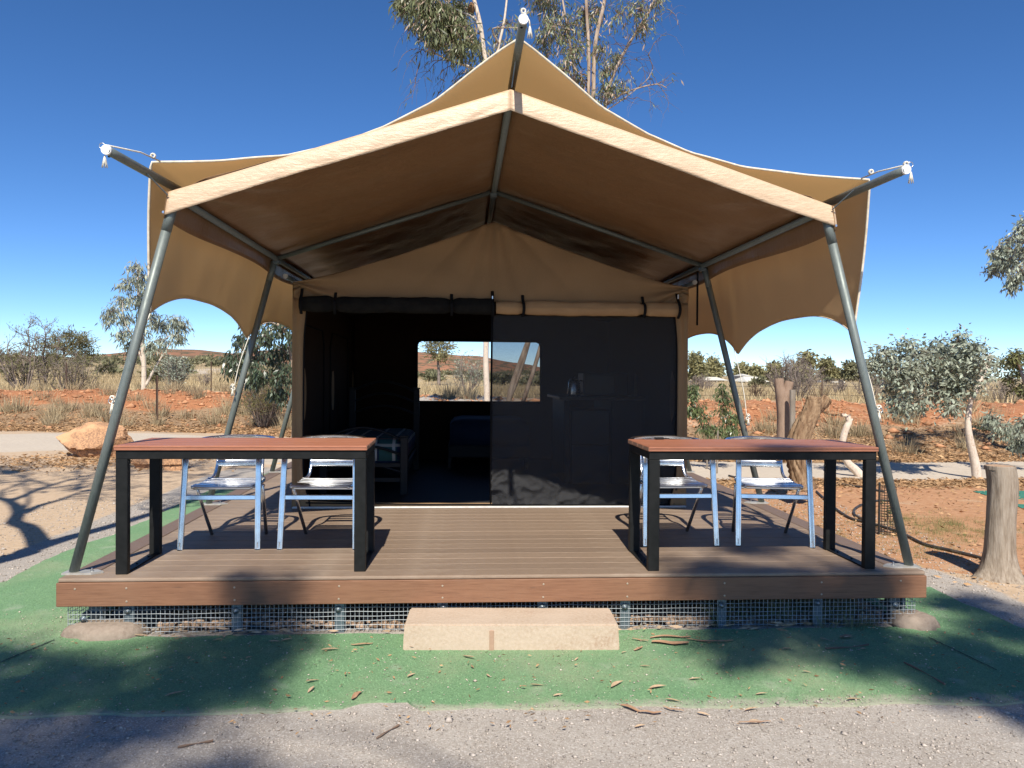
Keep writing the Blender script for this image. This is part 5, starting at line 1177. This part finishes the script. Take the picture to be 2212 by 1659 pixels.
# distant scrub masses
r = np.random.RandomState(71); P = []; Dv = []
for k in range(420):
    a = r.uniform(-.72, .62); dist = r.uniform(130, 290); x = a*dist; y = dist-4.5
    if k < 90: dist = r.uniform(55, 130); x = a*dist; y = dist-4.5
    if (a > -.2 and dist < 180 and k >= 90) or (k < 90 and k % 2): continue
    w = r.uniform(1.0, 2.6)*(1 if k >= 90 else .5); h = w*r.uniform(.4, .7); n = 150
    v = r.normal(size=(n, 3)); v /= np.linalg.norm(v, axis=1, keepdims=True); v *= r.uniform(.5, 1, (n, 1)); v[:, 2] = np.abs(v[:, 2])
    P.append(np.stack([x+v[:, 0]*w, y+v[:, 1]*w, gz(x, y)+v[:, 2]*h*1.4], -1)); Dv.append(v+r.normal(0, .4, (n, 3)))
P = np.concatenate(P); Dv = np.concatenate(Dv); V, F = leaf_quads(P, Dv, np.full(len(P), .55), np.full(len(P), .28), 72)
tag(obj('far_scrub', fast_mesh('far_scrub', V, F, M['far_leaf_dark'])), 'dark scrub dotted over the far plain below the hills', 'scrub', kind='stuff')

# --- gum trees behind the photographer whose shade falls over the scene
def shade_pt(gx_, gy_, h): return Vector((gx_-math.tan(SUN_AZ)*COT*h*1.0, gy_-COT*h, h))
def sh_px(sx, sy, y0):          # ground point seen at survey px -> branch point in the plane y0 whose shade falls there
    g = gnd(sx/1.8228, sy/1.8228); h = max((g.y-y0)/COT, .05); return Vector((g.x-.045*h, y0, h))
ST1 = -1.2
b = gp(-4.95, ST1); T = Tree('gum_tree', 'crooked gum tree standing left of the camera outside the picture', b, seed=81)
S = lambda x, y, d=0: sh_px(x, y, ST1+d)
main = T.limb([b-Vector((0, 0, .1)), Vector((-4.75, ST1, 1.2)), S(0, 2205), S(120, 2165), S(260, 2120), S(450, 2068), S(600, 2022), S(760, 1975), S(900, 1925), S(1050, 1880)], .13, .035, 10)
br = T.limb([S(160, 2150), S(140, 2110), S(110, 2075), S(60, 2055), S(75, 2020), S(62, 1990), S(45, 1975), S(90, 1955), S(160, 1925), S(240, 1895), S(380, 1865)], .095, .025, 8)
T.limb([S(95, 2020), S(160, 1990), S(250, 1965), S(320, 1935)], .06, .02, 6); T.limb([S(45, 1975), S(10, 1965), S(-60, 1960), S(-150, 1930)], .07, .03, 6); T.limb([S(300, 1930), S(330, 1890), S(400, 1850)], .03, .012, 5)
for k in range(16):
    q, qr = T.nodes[len(T.nodes)//5+T.rg.randrange(len(T.nodes)*4//5)]
    e = S(T.rg.uniform(-100, 1100), T.rg.uniform(1810, 1900), T.rg.uniform(-.5, .5))
    if .6 < (e-q).length < 3.2: T.limb([q, q.lerp(e, .5)+Vector((T.rg.gauss(0, .15), 0, T.rg.gauss(0, .15))), e], .032, .012, 5)
for k in range(300):
    gx_, gy_ = T.rg.uniform(-250, 1150), T.rg.uniform(1800, 1990)
    if gy_ > 1930 and gx_ < 450: continue
    e = S(gx_, gy_, T.rg.uniform(-.8, .8)); q = min(T.nodes[::2], key=lambda n_: (n_[0]-e).length)[0]
    if (q-e).length < 2.6: T.twig(q, e, .02, .02, 7, .6, jit=.12)
T.done(M['bark_white'], M['twig'], M['gum_leaf'], .16, .035)
def shade_tree(label, base, clumps, h, nt, lv, seed, L=.15, W=.035):
    b = gp(*base); T = Tree('gum_tree', label, b, seed=seed)
    fork = Vector((b.x+.3, b.y+.2, h*.5)); T.limb([b-Vector((0, 0, .1)), Vector((b.x+.15, b.y, h*.25)), fork, Vector((b.x+.2, b.y+.8, h*.72))], .24, .12, 10)
    for (gx_, gy_, rx, ry, k) in clumps:
        hh_ = h*T.rg.uniform(.88, 1.12); T.clump(shade_pt(gx_, gy_, hh_), (rx*.8, ry*.65, ry*.65), int(nt*k), lv, .012, .1, .8, .09)
    return T.done(M['bark_white'], M['twig'], M['gum_leaf'], L, W)
shade_tree('tall gum tree behind the camera shading the left turf', (-3.2, -13.2), [(-3.3, -.55, .5, .4, 1), (-2.7, -.35, .5, .3, 1.2), (-2.1, -.55, .5, .35, 1.3), (-1.55, -.5, .4, .3, 1.1), (-1.3, .0, .3, .2, .7), (-1.25, -.3, .35, .2, .9), (-1.35, -.7, .3, .15, .9), (-1.9, -1.6, .5, .15, .9), (-1.2, -1.65, .4, .12, .7), (-2.6, -1.5, .4, .15, .8), (-2.4, -.75, .5, .25, 1.1), (-1.7, -.85, .5, .2, 1.1), (-2.9, -.95, .5, .25, 1), (-1.7, -1.15, .5, .18, .8), (-2.3, -1.25, .6, .2, .9), (-2.0, -1.6, .5, .2, .6), (-.75, -1.85, .3, .12, .7), (-1.4, .3, .3, .12, .4), (-1.7, -.15, .4, .2, .8), (-3.6, -.1, .5, .3, .8), (-3.2, .1, .4, .15, .4), (-2.6, -1.75, .5, .15, .5), (.1, -1.95, .3, .1, .5)], 13, 20, 13, 82, .17, .045)
shade_tree('tall sparse gum tree behind the camera shading the right turf', (3.4, -12.5), [(1.2, .45, .35, .2, .5), (1.6, .28, .4, .18, .6), (2.1, .35, .35, .2, .5), (1.35, .05, .35, .15, .6), (2.0, .0, .35, .15, .6), (1.9, -.45, .4, .15, .6), (2.5, -.35, .35, .15, .6), (2.7, -.7, .45, .15, .8), (2.2, -.85, .35, .12, .5), (3.2, -.3, .4, .2, .9), (3.0, .0, .35, .15, .6), (3.5, -.8, .4, .2, .9), (2.0, -.2, .3, .12, .4), (1.25, -.35, .3, .12, .35), (2.4, -1.25, .45, .12, .6), (3.0, -1.45, .45, .14, .6), (1.7, 1.05, .3, .2, .35), (3.0, .55, .4, .15, .5), (3.6, .2, .5, .2, .7)], 12.5, 46, 14, 83, .17, .045)

# ================================================================== stumps, posts, boulders, hose
def stump_mesh(path, radii, seed, n=26, rough=.08, twist=0, flare=None, k=5, fine=.03, level=False, ridge=0):
    sp = spline(path, k); m = len(sp); rr = np.interp(np.linspace(0, 1, m), np.linspace(0, 1, len(radii)), radii)
    vs = []
    for i, p in enumerate(sp):
        d = Vector((0, 0, 1)) if level else (sp[min(i+1, m-1)]-sp[max(i-1, 0)]).normalized(); u = Vector((1, 0, 0))-d*d.x; u.normalize(); w = d.cross(u); t = i/(m-1)
        for j in range(n):
            a = 2*PI*j/n; aa = a+twist*t
            q = 1+rough*N3(math.cos(aa)*1.4, math.sin(aa)*1.4, seed+t*1.2)+fine*N3(math.cos(aa)*6, math.sin(aa)*6, seed+t*2.0)*1.6
            if ridge: q += ridge*(abs(N3(math.cos(aa)*3.5, math.sin(aa)*3.5, seed+t*1.3))-.2)+ridge*.5*(abs(N3(math.cos(aa)*8, math.sin(aa)*8, seed+t*3))-.2)
            if flare: q += flare*math.exp(-t*9)*max(0, math.cos(3*a+seed))*1.0
            if i == m-1: q *= .965
            vs.append(p+(u*math.cos(a)+w*math.sin(a))*rr[i]*q)
    mb = MB(); mb.add(vs, [(i*n+j, i*n+(j+1) % n, (i+1)*n+(j+1) % n, (i+1)*n+j) for i in range(m-1) for j in range(n)]+[tuple(range(n))[::-1]])
    cc = sum((Vector(v) for v in vs[-n:]), Vector())/n
    cap = MB().add([v+Vector((0, 0, .0005)) for v in vs[-n:]]+[cc.lerp(v, .5)+Vector((0, 0, .003)) for v in vs[-n:]]+[cc+Vector((0, 0, .004))], [(j, (j+1) % n, n+(j+1) % n, n+j) for j in range(n)]+[(n+j, n+(j+1) % n, 2*n) for j in range(n)])
    return mb, cap
def stump_thing(name, label, base, prongs, mt, seeds, **kw):
    e = empty(name, base); tag(e, label, 'stump')
    for i, (path, radii) in enumerate(prongs):
        mb, cap = stump_mesh([Vector(p)-Vector(base) for p in path], radii, seeds+i, **kw)
        o = mb.build('trunk', mt, e, True); cap.build('sawn_top', M['stump_top'], o)
    return e
ysb = 1.08; xb = at(3935/1.8228, 1150, ysb).x; zt = at(3925/1.8228, 1834/1.8228, ysb).z
stump_thing('tree_stump', 'thick grey weathered tree stump beside the right end of the deck', (xb, ysb, 0), [([(xb-.02, ysb, -.03), (xb+.0, ysb, .06), (xb+.005, ysb, .2), (xb+.01, ysb, .45), (xb+.02, ysb, .68), (xb-.005, ysb, .84), (xb-.012, ysb, zt-.03), (xb-.012, ysb, zt)], [.165, .13, .108, .102, .104, .098, .093, .091])], M['stump'], 3, rough=.16, flare=.55, k=7, n=44, fine=.05, level=True, ridge=.05)
ySt = 9.35; z0 = gz(at(1694, 900, ySt).x, ySt)
f_ = at(1694, 868, ySt)
stump_thing('forked_stump', 'smooth brown forked stump sawn off at two prongs behind the right table', (at(1692, 950, ySt).x, ySt, z0), [([at(1690, 1000, ySt), at(1691, 950, ySt), at(1692, 900, ySt), at(1689, 860, ySt), at(1684, 835, ySt), at(1683, 818, ySt)], [.125, .112, .108, .11, .085, .083]), ([at(1692, 905, ySt), at(1695, 870, ySt), at(1699, 850, ySt), at(1705, 824, ySt)], [.06, .085, .085, .085])], M['stump_smooth'], 11, rough=.08, k=5)
yT = 4.42
tb = gnd(1733, 1046)
stump_thing('twisted_stump', 'leaning rough barked twisted stump behind the right table', (tb.x, yT, 0), [([at(1736, 1056, yT), at(1733, 1040, yT), at(1728, 1015, yT), at(1722, 985, yT), at(1724, 955, yT), at(1738, 920, yT), at(1752, 893, yT), at(1757, 870, yT), at(1758, 857, yT)], [.15, .125, .112, .11, .118, .112, .105, .085, .075]), ([at(1748, 905, yT+.03), at(1764, 885, yT+.04), at(1780, 868, yT+.05), at(1788, 860, yT+.05)], [.055, .062, .058, .052])], M['stump_bark'], 17, rough=.22, twist=2.2, k=8, n=56, fine=.05, ridge=.5)
yW = 6.95
stump_thing('broken_trunk', 'thin pale broken sapling trunk leaning beside the gravel path', (gnd(1858, 1028).x, yW, 0), [([at(1862, 1032, yW), at(1848, 1015, yW), at(1832, 1000, yW), at(1822, 980, yW), at(1820, 955, yW), at(1828, 925, yW), at(1834, 912, yW), at(1831, 896, yW)], [.075, .062, .055, .05, .048, .048, .042, .036]), ([at(1832, 908, yW), at(1827, 898, yW), at(1817, 897, yW)], [.03, .028, .024]), ([at(1834, 914, yW), at(1842, 905, yW)], [.02, .012])], M['bark_white'], 23, rough=.1, k=5)
yP = 9.0; px_ = at(1713, 900, yP)
fe = empty('wire_fence', gp(px_.x, yP+3.6)); tag(fe, 'thin wire fence with a grey timber post along the bank on the right', 'fence')
def fence_wires(e, pts, zs, seed):
    for z in zs:
        w = []
        for a, b in zip(pts[:-1], pts[1:]):
            for k in range(6):
                p = a.lerp(b, k/6); w.append(p+Vector((0, 0, z-.02*math.sin(PI*k/6)))-e.location)
        w.append(pts[-1]+Vector((0, 0, z))-e.location); MB().tube(w, .0045, 4, False).build('wire', M['wire'], e)
pp = at(1713, 900, yP); bz = gz(pp.x, yP); tz = at(1713, 842, yP).z
MB().tube([Vector((pp.x, yP, bz-.05))-fe.location, Vector((at(1712, 842, yP).x, yP, tz))-fe.location], .05, 12).build('post', M['post_wood'], fe, False)
wp = [Vector((x, 13.9+.15*math.sin(x)+(7*(1-float(smooth01(-8, 4, x)))), 0)) for x in (1.5, 5, 8.5, 12, 16, 22)]
wp = [Vector((p.x, p.y, gz(p.x, p.y))) for p in wp]
fence_wires(fe, wp, (.42, .2), 1)
for p in wp[1:]: MB().tube([p-fe.location, p+Vector((0, 0, .55))-fe.location], .016, 6).build('picket', M['rust'], fe)
yF_ = 17.0; fpx = at(339, 800, yF_).x
fe2 = empty('picket_fence', gp(fpx, yF_)); tag(fe2, 'rusty steel picket fence with sagging wires below the berm left of the tent', 'fence')
tz = at(340, 812, yF_).z-fe2.location.z
m = MB()
for a in (0, 2.1, 4.2): m.add([(0, 0, -.05), (.032*math.cos(a), .032*math.sin(a), -.05), (.032*math.cos(a), .032*math.sin(a), tz), (0, 0, tz), (.006*math.cos(a+1.5), .006*math.sin(a+1.5), -.05), (.032*math.cos(a)+.006*math.cos(a+1.5), .032*math.sin(a)+.006*math.sin(a+1.5), -.05), (.032*math.cos(a)+.006*math.cos(a+1.5), .032*math.sin(a)+.006*math.sin(a+1.5), tz), (.006*math.cos(a+1.5), .006*math.sin(a+1.5), tz)], [(0, 1, 2, 3), (7, 6, 5, 4), (0, 4, 5, 1), (1, 5, 6, 2), (2, 6, 7, 3), (3, 7, 4, 0)])
m.build('picket', M['rust'], fe2)
wp = [Vector((x, 23.2+.2*math.sin(x*1.7), 0)) for x in (-32, -26, -20, -14, -9)]; wp = [Vector((p.x, p.y, gz(p.x, p.y))) for p in wp]
fence_wires(fe2, wp, (.9, .55), 2)
for p in wp: MB().tube([p-fe2.location, p+Vector((0, 0, 1.05))-fe2.location], .02, 5).build('picket', M['rust'], fe2)

def boulder(label, c, rad, seed, rz=0, dark=False):
    bm = bmesh.new(); bmesh.ops.create_icosphere(bm, subdivisions=5, radius=1); c = Vector(c); rb = random.Random(int(seed*10))
    pl = [(Vector((rb.gauss(0, 1), rb.gauss(0, 1), rb.gauss(0, .8))).normalized(), rb.uniform(.5, .82)) for _ in range(22)]
    for v in bm.verts:
        p = v.co*(1+.18*N3(v.co.x, v.co.y, v.co.z+seed))
        for nrm, off in pl:
            d = p.dot(nrm)
            if d > off: p = p-nrm*(d-off)*.94
        n_ = .07*N3(p.x*3, p.y*3, p.z*3+seed)+.08*abs(N3(p.x*5, p.y*5, p.z*5+seed))+.02*N3(p.x*16, p.y*16, p.z*16)
        p = p*(1+n_)
        if p.z < -.15 and p.y < 0: p.y *= .72
        v.co = Vector((p.x*rad[0]*1.2, p.y*rad[1]*1.2, max(p.z*rad[2]*1.2, -rad[2]*.72)))
    me = bpy.data.meshes.new('boulder'); bm.to_mesh(me); bm.free(); me.materials.append(M['boulder']); me.polygons.foreach_set('use_smooth', [True]*len(me.polygons))
    o = obj('boulder', me, None, c+Vector((0, 0, rad[2]*.62)), (0, 0, rz)); mo = o.modifiers.new('edges', 'EDGE_SPLIT'); mo.split_angle = math.radians(16)
    return tag(o, label, 'boulder', 'orange boulders beside the road')
p = at(200, 950, 9.6); boulder('large orange and brown sandstone boulder left of the left table', gp(p.x+.03, 9.6), (.66, .48, .36), 2.3)
p = at(325, 1000, 7.95); boulder('small orange boulder seen below the left table between its legs', gp(p.x-.03, 7.95), (.27, .22, .15), 5.1)
p = at(365, 1000, 7.6); boulder('pale orange boulder seen below the left table beside the first chair', gp(p.x+.02, 7.75), (.25, .22, .19), 7.7)

def hose(pts, label):
    q = [gnd(a/1.8228, b/1.8228, .016) for a, b in pts]; b = Vector((q[0].x, q[0].y, 0))
    q = [Vector((p.x, p.y, gz(p.x, p.y)+.015)) for p in q]
    e = tag(MB().tube([p-b for p in spline(q, 8)], .0145, 8).build('hose', M['hose'], None, True, b), label, 'hose', 'black poly hoses on the red dirt'); return e
hose([(2870, 1872), (2960, 1893), (3010, 1908), (3060, 1895), (3130, 1889), (3230, 1898), (3330, 1910), (3440, 1928), (3480, 1934)], 'black irrigation hose running past the twisted stump towards the path')
hose([(3215, 1935), (3255, 1972), (3300, 2010), (3350, 2040), (3410, 2056), (3480, 2074), (3550, 2098), (3640, 2142), (3740, 2166), (3860, 2196), (3960, 2236), (4060, 2290)], 'long black irrigation hose passing behind the right deck corner to the grey stump')
hose([(3520, 1972), (3460, 1970), (3405, 1983), (3368, 2002), (3364, 2024), (3385, 2038), (3420, 2044)], 'short black hose loop behind the right table leg')
# plastic mesh tree guard
tg = empty('tree_guard', gp(3.79, 2.68)); tag(tg, 'black plastic mesh tree guard standing on the red dirt beside the hose', 'tree guard')
m = MB(); R_, H_ = .075, .46
for k in range(18):
    a = 2*PI*k/18; m.tube([(R_*math.cos(a), R_*math.sin(a), 0), (R_*1.02*math.cos(a), R_*1.02*math.sin(a), H_)], .0022, 4, False)
for k in range(19):
    z = .01+k*.025; m.tube([(R_*math.cos(a), R_*math.sin(a), z+.003*math.sin(3*a)) for a in [i*PI/12 for i in range(25)]], .0022, 4, False)
tag(m.build('mesh_sleeve', M['cage'], tg), kind='stuff')
MB().box(-.09, -.075, -.01, .005, -.02, .5).build('stake', M['cage'], tg)
sd_ = Tree('seedling', 'small thin seedling growing inside the plastic tree guard', gp(3.79, 2.68), 'plant', seed=91)
sd_.limb([gp(3.79, 2.68), gp(3.795, 2.68, .2), gp(3.785, 2.69, .4)], .005, .002, 5)
sd_.clump(gp(3.79, 2.68, .2), (.05, .05, .16), 10, 5, .002, 0, 0, .015); sd_.done(M['twig'], M['twig'], M['sap_leaf'], .04, .014)
# neighbouring green mat
q = [gnd(a/1.8228, b/1.8228) for a, b in ((3832, 1938), (3900, 1934), (4032, 1936), (4250, 1950), (4300, 2030), (4032, 2008), (3940, 1968))]
m = MB().add([(p.x, p.y, z) for z in (.012, .0) for p in q], [tuple(range(7)), tuple(range(7, 14))[::-1]]+[(k, (k+1) % 7, 7+(k+1) % 7, 7+k) for k in range(7)])
tag(m.build('turf_mat', mat('teal_turf', (.03, .17, .12), (.05, .2, .14), 8, rough=.9, bump=.4, bscale=100)), 'teal green mat on the ground behind the grey stump at the right edge', 'turf')

# ================================================================== far houses and vehicles
def house(label, X0, X1, Yr, Ye, Yb, yd, wall, roof, veranda=True):
    px = lambda X_, Y_: at((2690+X_*.3617)/1.8228, (1200+Y_*.3617)/1.8228, yd)
    a, b = px(X0, Ye), px(X1, Ye); zr = px(X0, Yr).z; ze = a.z; zb = gz((a.x+b.x)/2, yd)-.1; w = b.x-a.x; e = empty('house', ((a.x+b.x)/2, yd+3, zb)); tag(e, label, 'house', 'houses beyond the plain')
    h = w/2; H1 = ze-zb; H2 = zr-zb; dp = 6.0
    MB().box(-h*.86, h*.86, -dp/2+1.2, dp/2-.6, 0, H1).build('wall', wall, e)
    rf = MB(); rf.add([(-h, -dp/2, H1), (h, -dp/2, H1), (h, dp/2, H1), (-h, dp/2, H1), (-h*.55, 0, H2), (h*.55, 0, H2)], [(0, 1, 5, 4), (2, 3, 4, 5), (0, 4, 3), (1, 2, 5), (0, 3, 2, 1)]); rf.build('roof', roof, e)
    for k in range(3):
        x = -h*.6+k*h*.5; wd = MB().box(x-.5, x+.5, -dp/2+1.17, -dp/2+1.198, H1*.4, H1*.8).build('window', M['glass_dark'], e)
    if veranda:
        for x in (-h*.95, 0, h*.95): MB().box(x-.06, x+.06, -dp/2+.1, -dp/2+.22, 0, H1-.01).build('post', wall, e)
    return e
house('cream roofed house on the far plain behind the rope right of the tent', 690, 950, 780, 838, 890, 88, M['wall_pale'], M['roof_cream'])
house('pale low house partly hidden behind the second right pole', 240, 500, 785, 822, 870, 92, M['wall_pale'], M['roof_cream'])
house('small pale roof showing above the cream roofed house', 690, 750, 752, 775, 820, 105, M['wall_pale'], M['roof_cream'], False)
def px2(X_, Y_, yd): return at((2690+X_*.3617)/1.8228, (1200+Y_*.3617)/1.8228, yd)
a, b_ = px2(1488, 890, 80), px2(1562, 840, 80); e = empty('caravan', ((a.x+b_.x)/2, 80, gz(a.x, 80)-.1)); tag(e, 'white caravan parked on the far plain right of the grey bare bush', 'caravan')
h = (b_.x-a.x)/2; H_ = b_.z-e.location.z
bm = bmesh.new(); bmesh.ops.create_cube(bm, size=1); bmesh.ops.scale(bm, vec=(2*h, 2.0, H_-.45), verts=bm.verts); bmesh.ops.translate(bm, vec=(0, 0, .45+(H_-.45)/2), verts=bm.verts); bmesh.ops.bevel(bm, geom=bm.edges[:], offset=.15, segments=2, affect='EDGES')
me = bpy.data.meshes.new('body'); bm.to_mesh(me); bm.free(); me.materials.append(M['van_white']); obj('body', me, e)
for x in (-h*.5, h*.35): MB().box(x-.35, x+.35, -1.02, -1.003, H_*.55, H_*.8).build('window', M['glass_dark'], e)
for x in (-h*.3, h*.25): MB().tube([(x, -1.0, .32), (x, -.8, .32)], .32, 14).build('wheel', M['tyre'], e)
a, b_ = px2(1585, 880, 84), px2(1640, 848, 84); e = empty('van', ((a.x+b_.x)/2, 84, gz(a.x, 84)-.1)); tag(e, 'small cream van parked just right of the white caravan', 'van')
h = max((b_.x-a.x)/2, 1.2); H_ = b_.z-e.location.z
MB().add([(x, y, z) for y in (-.9, .9) for x, z in ((-h, .4), (h, .4), (h, H_*.6), (h*.75, H_), (-h, H_))], [(0, 1, 2, 3, 4), (9, 8, 7, 6, 5)]+[(k, (k+1) % 5, 5+(k+1) % 5, 5+k) for k in range(5)]).build('body', M['roof_cream'], e)
MB().box(-h*.6, h*.6, -.92, -.903, H_*.62, H_*.85).build('window', M['glass_dark'], e)
for x in (-h*.6, h*.6): MB().tube([(x, -.95, .3), (x, -.7, .3)], .3, 12).build('wheel', M['tyre'], e)

# ================================================================== dry leaves, bark and sticks on the turf
def lf_mesh(L, W, curl, seed):
    rgl = random.Random(seed)
    def f(u, v):
        w = W*math.sin(PI*min(u*1.02, 1))**.8*(1-.35*u); s = (v-.5)
        return (L*(u-.5), s*w+.12*L*math.sin(u*PI)*rgl.choice((1,))*curl, .004+curl*.22*L*(u-.5)**2+abs(s)*w*.5)
    return MB().grid(f, 8, 2).mesh('gum_leaf', M['leaf_dry'], True)
lms = [lf_mesh(.105, .03, .4, 1), lf_mesh(.085, .026, -.3, 2), lf_mesh(.13, .032, .6, 3)]
leaf_spots = [(1203, 2515, 1.4), (1130, 2520, .1), (1080, 2528, .3), (1230, 2683, .6), (1225, 2715, 1.1), (1845, 2587, 2.2), (1923, 2660, 2.0), (2540, 2624, -.15), (2430, 2697, .5), (2198, 2738, .4), (2736, 2674, -.1), (2590, 2708, .2), (2650, 2760, -.6), (2770, 2803, -.4), (3100, 2556, .1), (3178, 2647, -.3), (2999, 2733, -.3), (3364, 2756, 0), (2458, 2569, .8), (3340, 2510, .2), (2880, 2524, .4), (860, 2520, .5), (880, 2505, 2.2), (690, 2735, .6), (3250, 2520, -.4), (2270, 2595, .9), (2115, 2700, .3), (1620, 2660, 1.0), (3400, 2555, .7), (2960, 2786, 0.1), (2973, 2832, -.05), (2520, 2850, .4), (1300, 2560, .2), (980, 2590, .9)]
def leaf_label(i):
    u, v, _ = leaf_spots[i]; row = 'close under the wire mesh' if v < 2540 else 'mid turf' if v < 2700 else 'by the front turf edge' if v < 2790 else 'out on the gravel'
    col = ('left of the step' if u < 1560 else 'straight before the step' if u < 2460 else 'right of the step' if u < 3000 else 'towards the right footing')
    same = sorted(k for k in range(len(leaf_spots)) if leaf_key(k) == leaf_key(i)); same.sort(key=lambda k: leaf_spots[k][0])
    n_ = same.index(i); order = '' if len(same) == 1 else (', leftmost there', ', second from left', ', third from left', ', fourth from left', ', fifth from left', ', sixth from left')[n_]
    return 'dry curled gum leaf %s, %s%s' % (row, col, order)
def leaf_key(i):
    u, v, _ = leaf_spots[i]; return (0 if v < 2540 else 1 if v < 2700 else 2 if v < 2790 else 3, 0 if u < 1560 else 1 if u < 2460 else 2 if u < 3000 else 3)
for i, (u, v, a) in enumerate(leaf_spots):
    p = gnd(u/1.8228, v/1.8228, .018); o = obj('gum_leaf', lms[i % 3], None, p, (rg.uniform(-.2, .2), rg.uniform(-.2, .2), a+rg.uniform(-.3, .3)), (rg.uniform(.4, .8),)*3)
    if p.y < -1.05: o.location.z = .008
    tag(o, leaf_label(i), 'leaf', 'dry gum leaves scattered in front of the deck')
def strip_mesh(L, W, seed):
    def f(u, v): return (L*(u-.5), (v-.5)*W*(.5+math.sin(PI*u)*.6)+.05*L*math.sin(u*5+seed), .003+.005*abs(math.sin(u*4+seed))+.3*W*(v-.5)**2*4*.4)
    return MB().grid(f, 14, 3).mesh('bark_strip', M['bark_strip'], True)
bk_ = [('long curved strip of bark at the top of the bark litter right of the step', 2640, 2500, .30, .028, .05), ('broad curled bark strip right of the concrete step', 2640, 2524, .26, .05, -.06), ('thin dark bark strip lying across the bark litter', 2790, 2515, .30, .022, -.18), ('short red bark strip beside the concrete step', 2515, 2545, .10, .02, .7), ('thin bark sliver left of the bark litter', 2520, 2512, .12, .016, -.6),
       ('orange bark strip lying on the turf edge left of centre', 1403, 2729, .12, .026, 1.2), ('red brown bark strip lying just on the turf edge right of centre', 2476, 2770, .17, .026, -.65), ('pale bark strip lying flat on the gravel edge', 2563, 2788, .12, .022, -.05), ('thin bark strip beside the pale strip on the turf edge', 2650, 2775, .12, .014, -.5), ('tan bark strip in front of the left end of the step', 1425, 2528, .15, .02, .1),
       ('long thin bark strip lying on the gravel at the front right', 2973, 2826, .18, .012, -.08), ('wide tan bark flake at the foot of the mesh on the right', 3330, 2500, .10, .04, .2)]
for i, (lb, u, v, L, W, a) in enumerate(bk_):
    p = gnd(u/1.8228, v/1.8228, .03); o = obj('bark_strip', strip_mesh(L*.78, W*.85, i), None, (p.x, p.y, .014 if p.y > -1.05 else .006), (0, 0, a)); tag(o, lb, 'bark', 'bark strips lying on the turf')
for lb, pts in (('dark broken stick lying on the gravel at the front left', ((700, 2920), (760, 2908), (840, 2895))), ('thin twig lying on the gravel front of centre', ((1483, 2885), (1530, 2856), (1570, 2835))), ('thin curved twig lying on the right turf', ((3250, 2545), (3350, 2540), (3420, 2530))), ('dark crooked twig on the right front gravel', ((3560, 2600), (3640, 2640), (3720, 2685)))):
    q = [gnd(a/1.8228, b/1.8228, .03) for a, b in pts]; zz = .02 if q[1].y > -1.05 else .008; b0 = Vector((q[1].x, q[1].y, 0))
    tag(MB().tube([Vector((p.x, p.y, zz))-b0 for p in spline(q, 4)], [.004+.002*math.sin(k) for k in range(9)], 5).build('stick', M['twig'], None, False, b0), lb, 'stick')
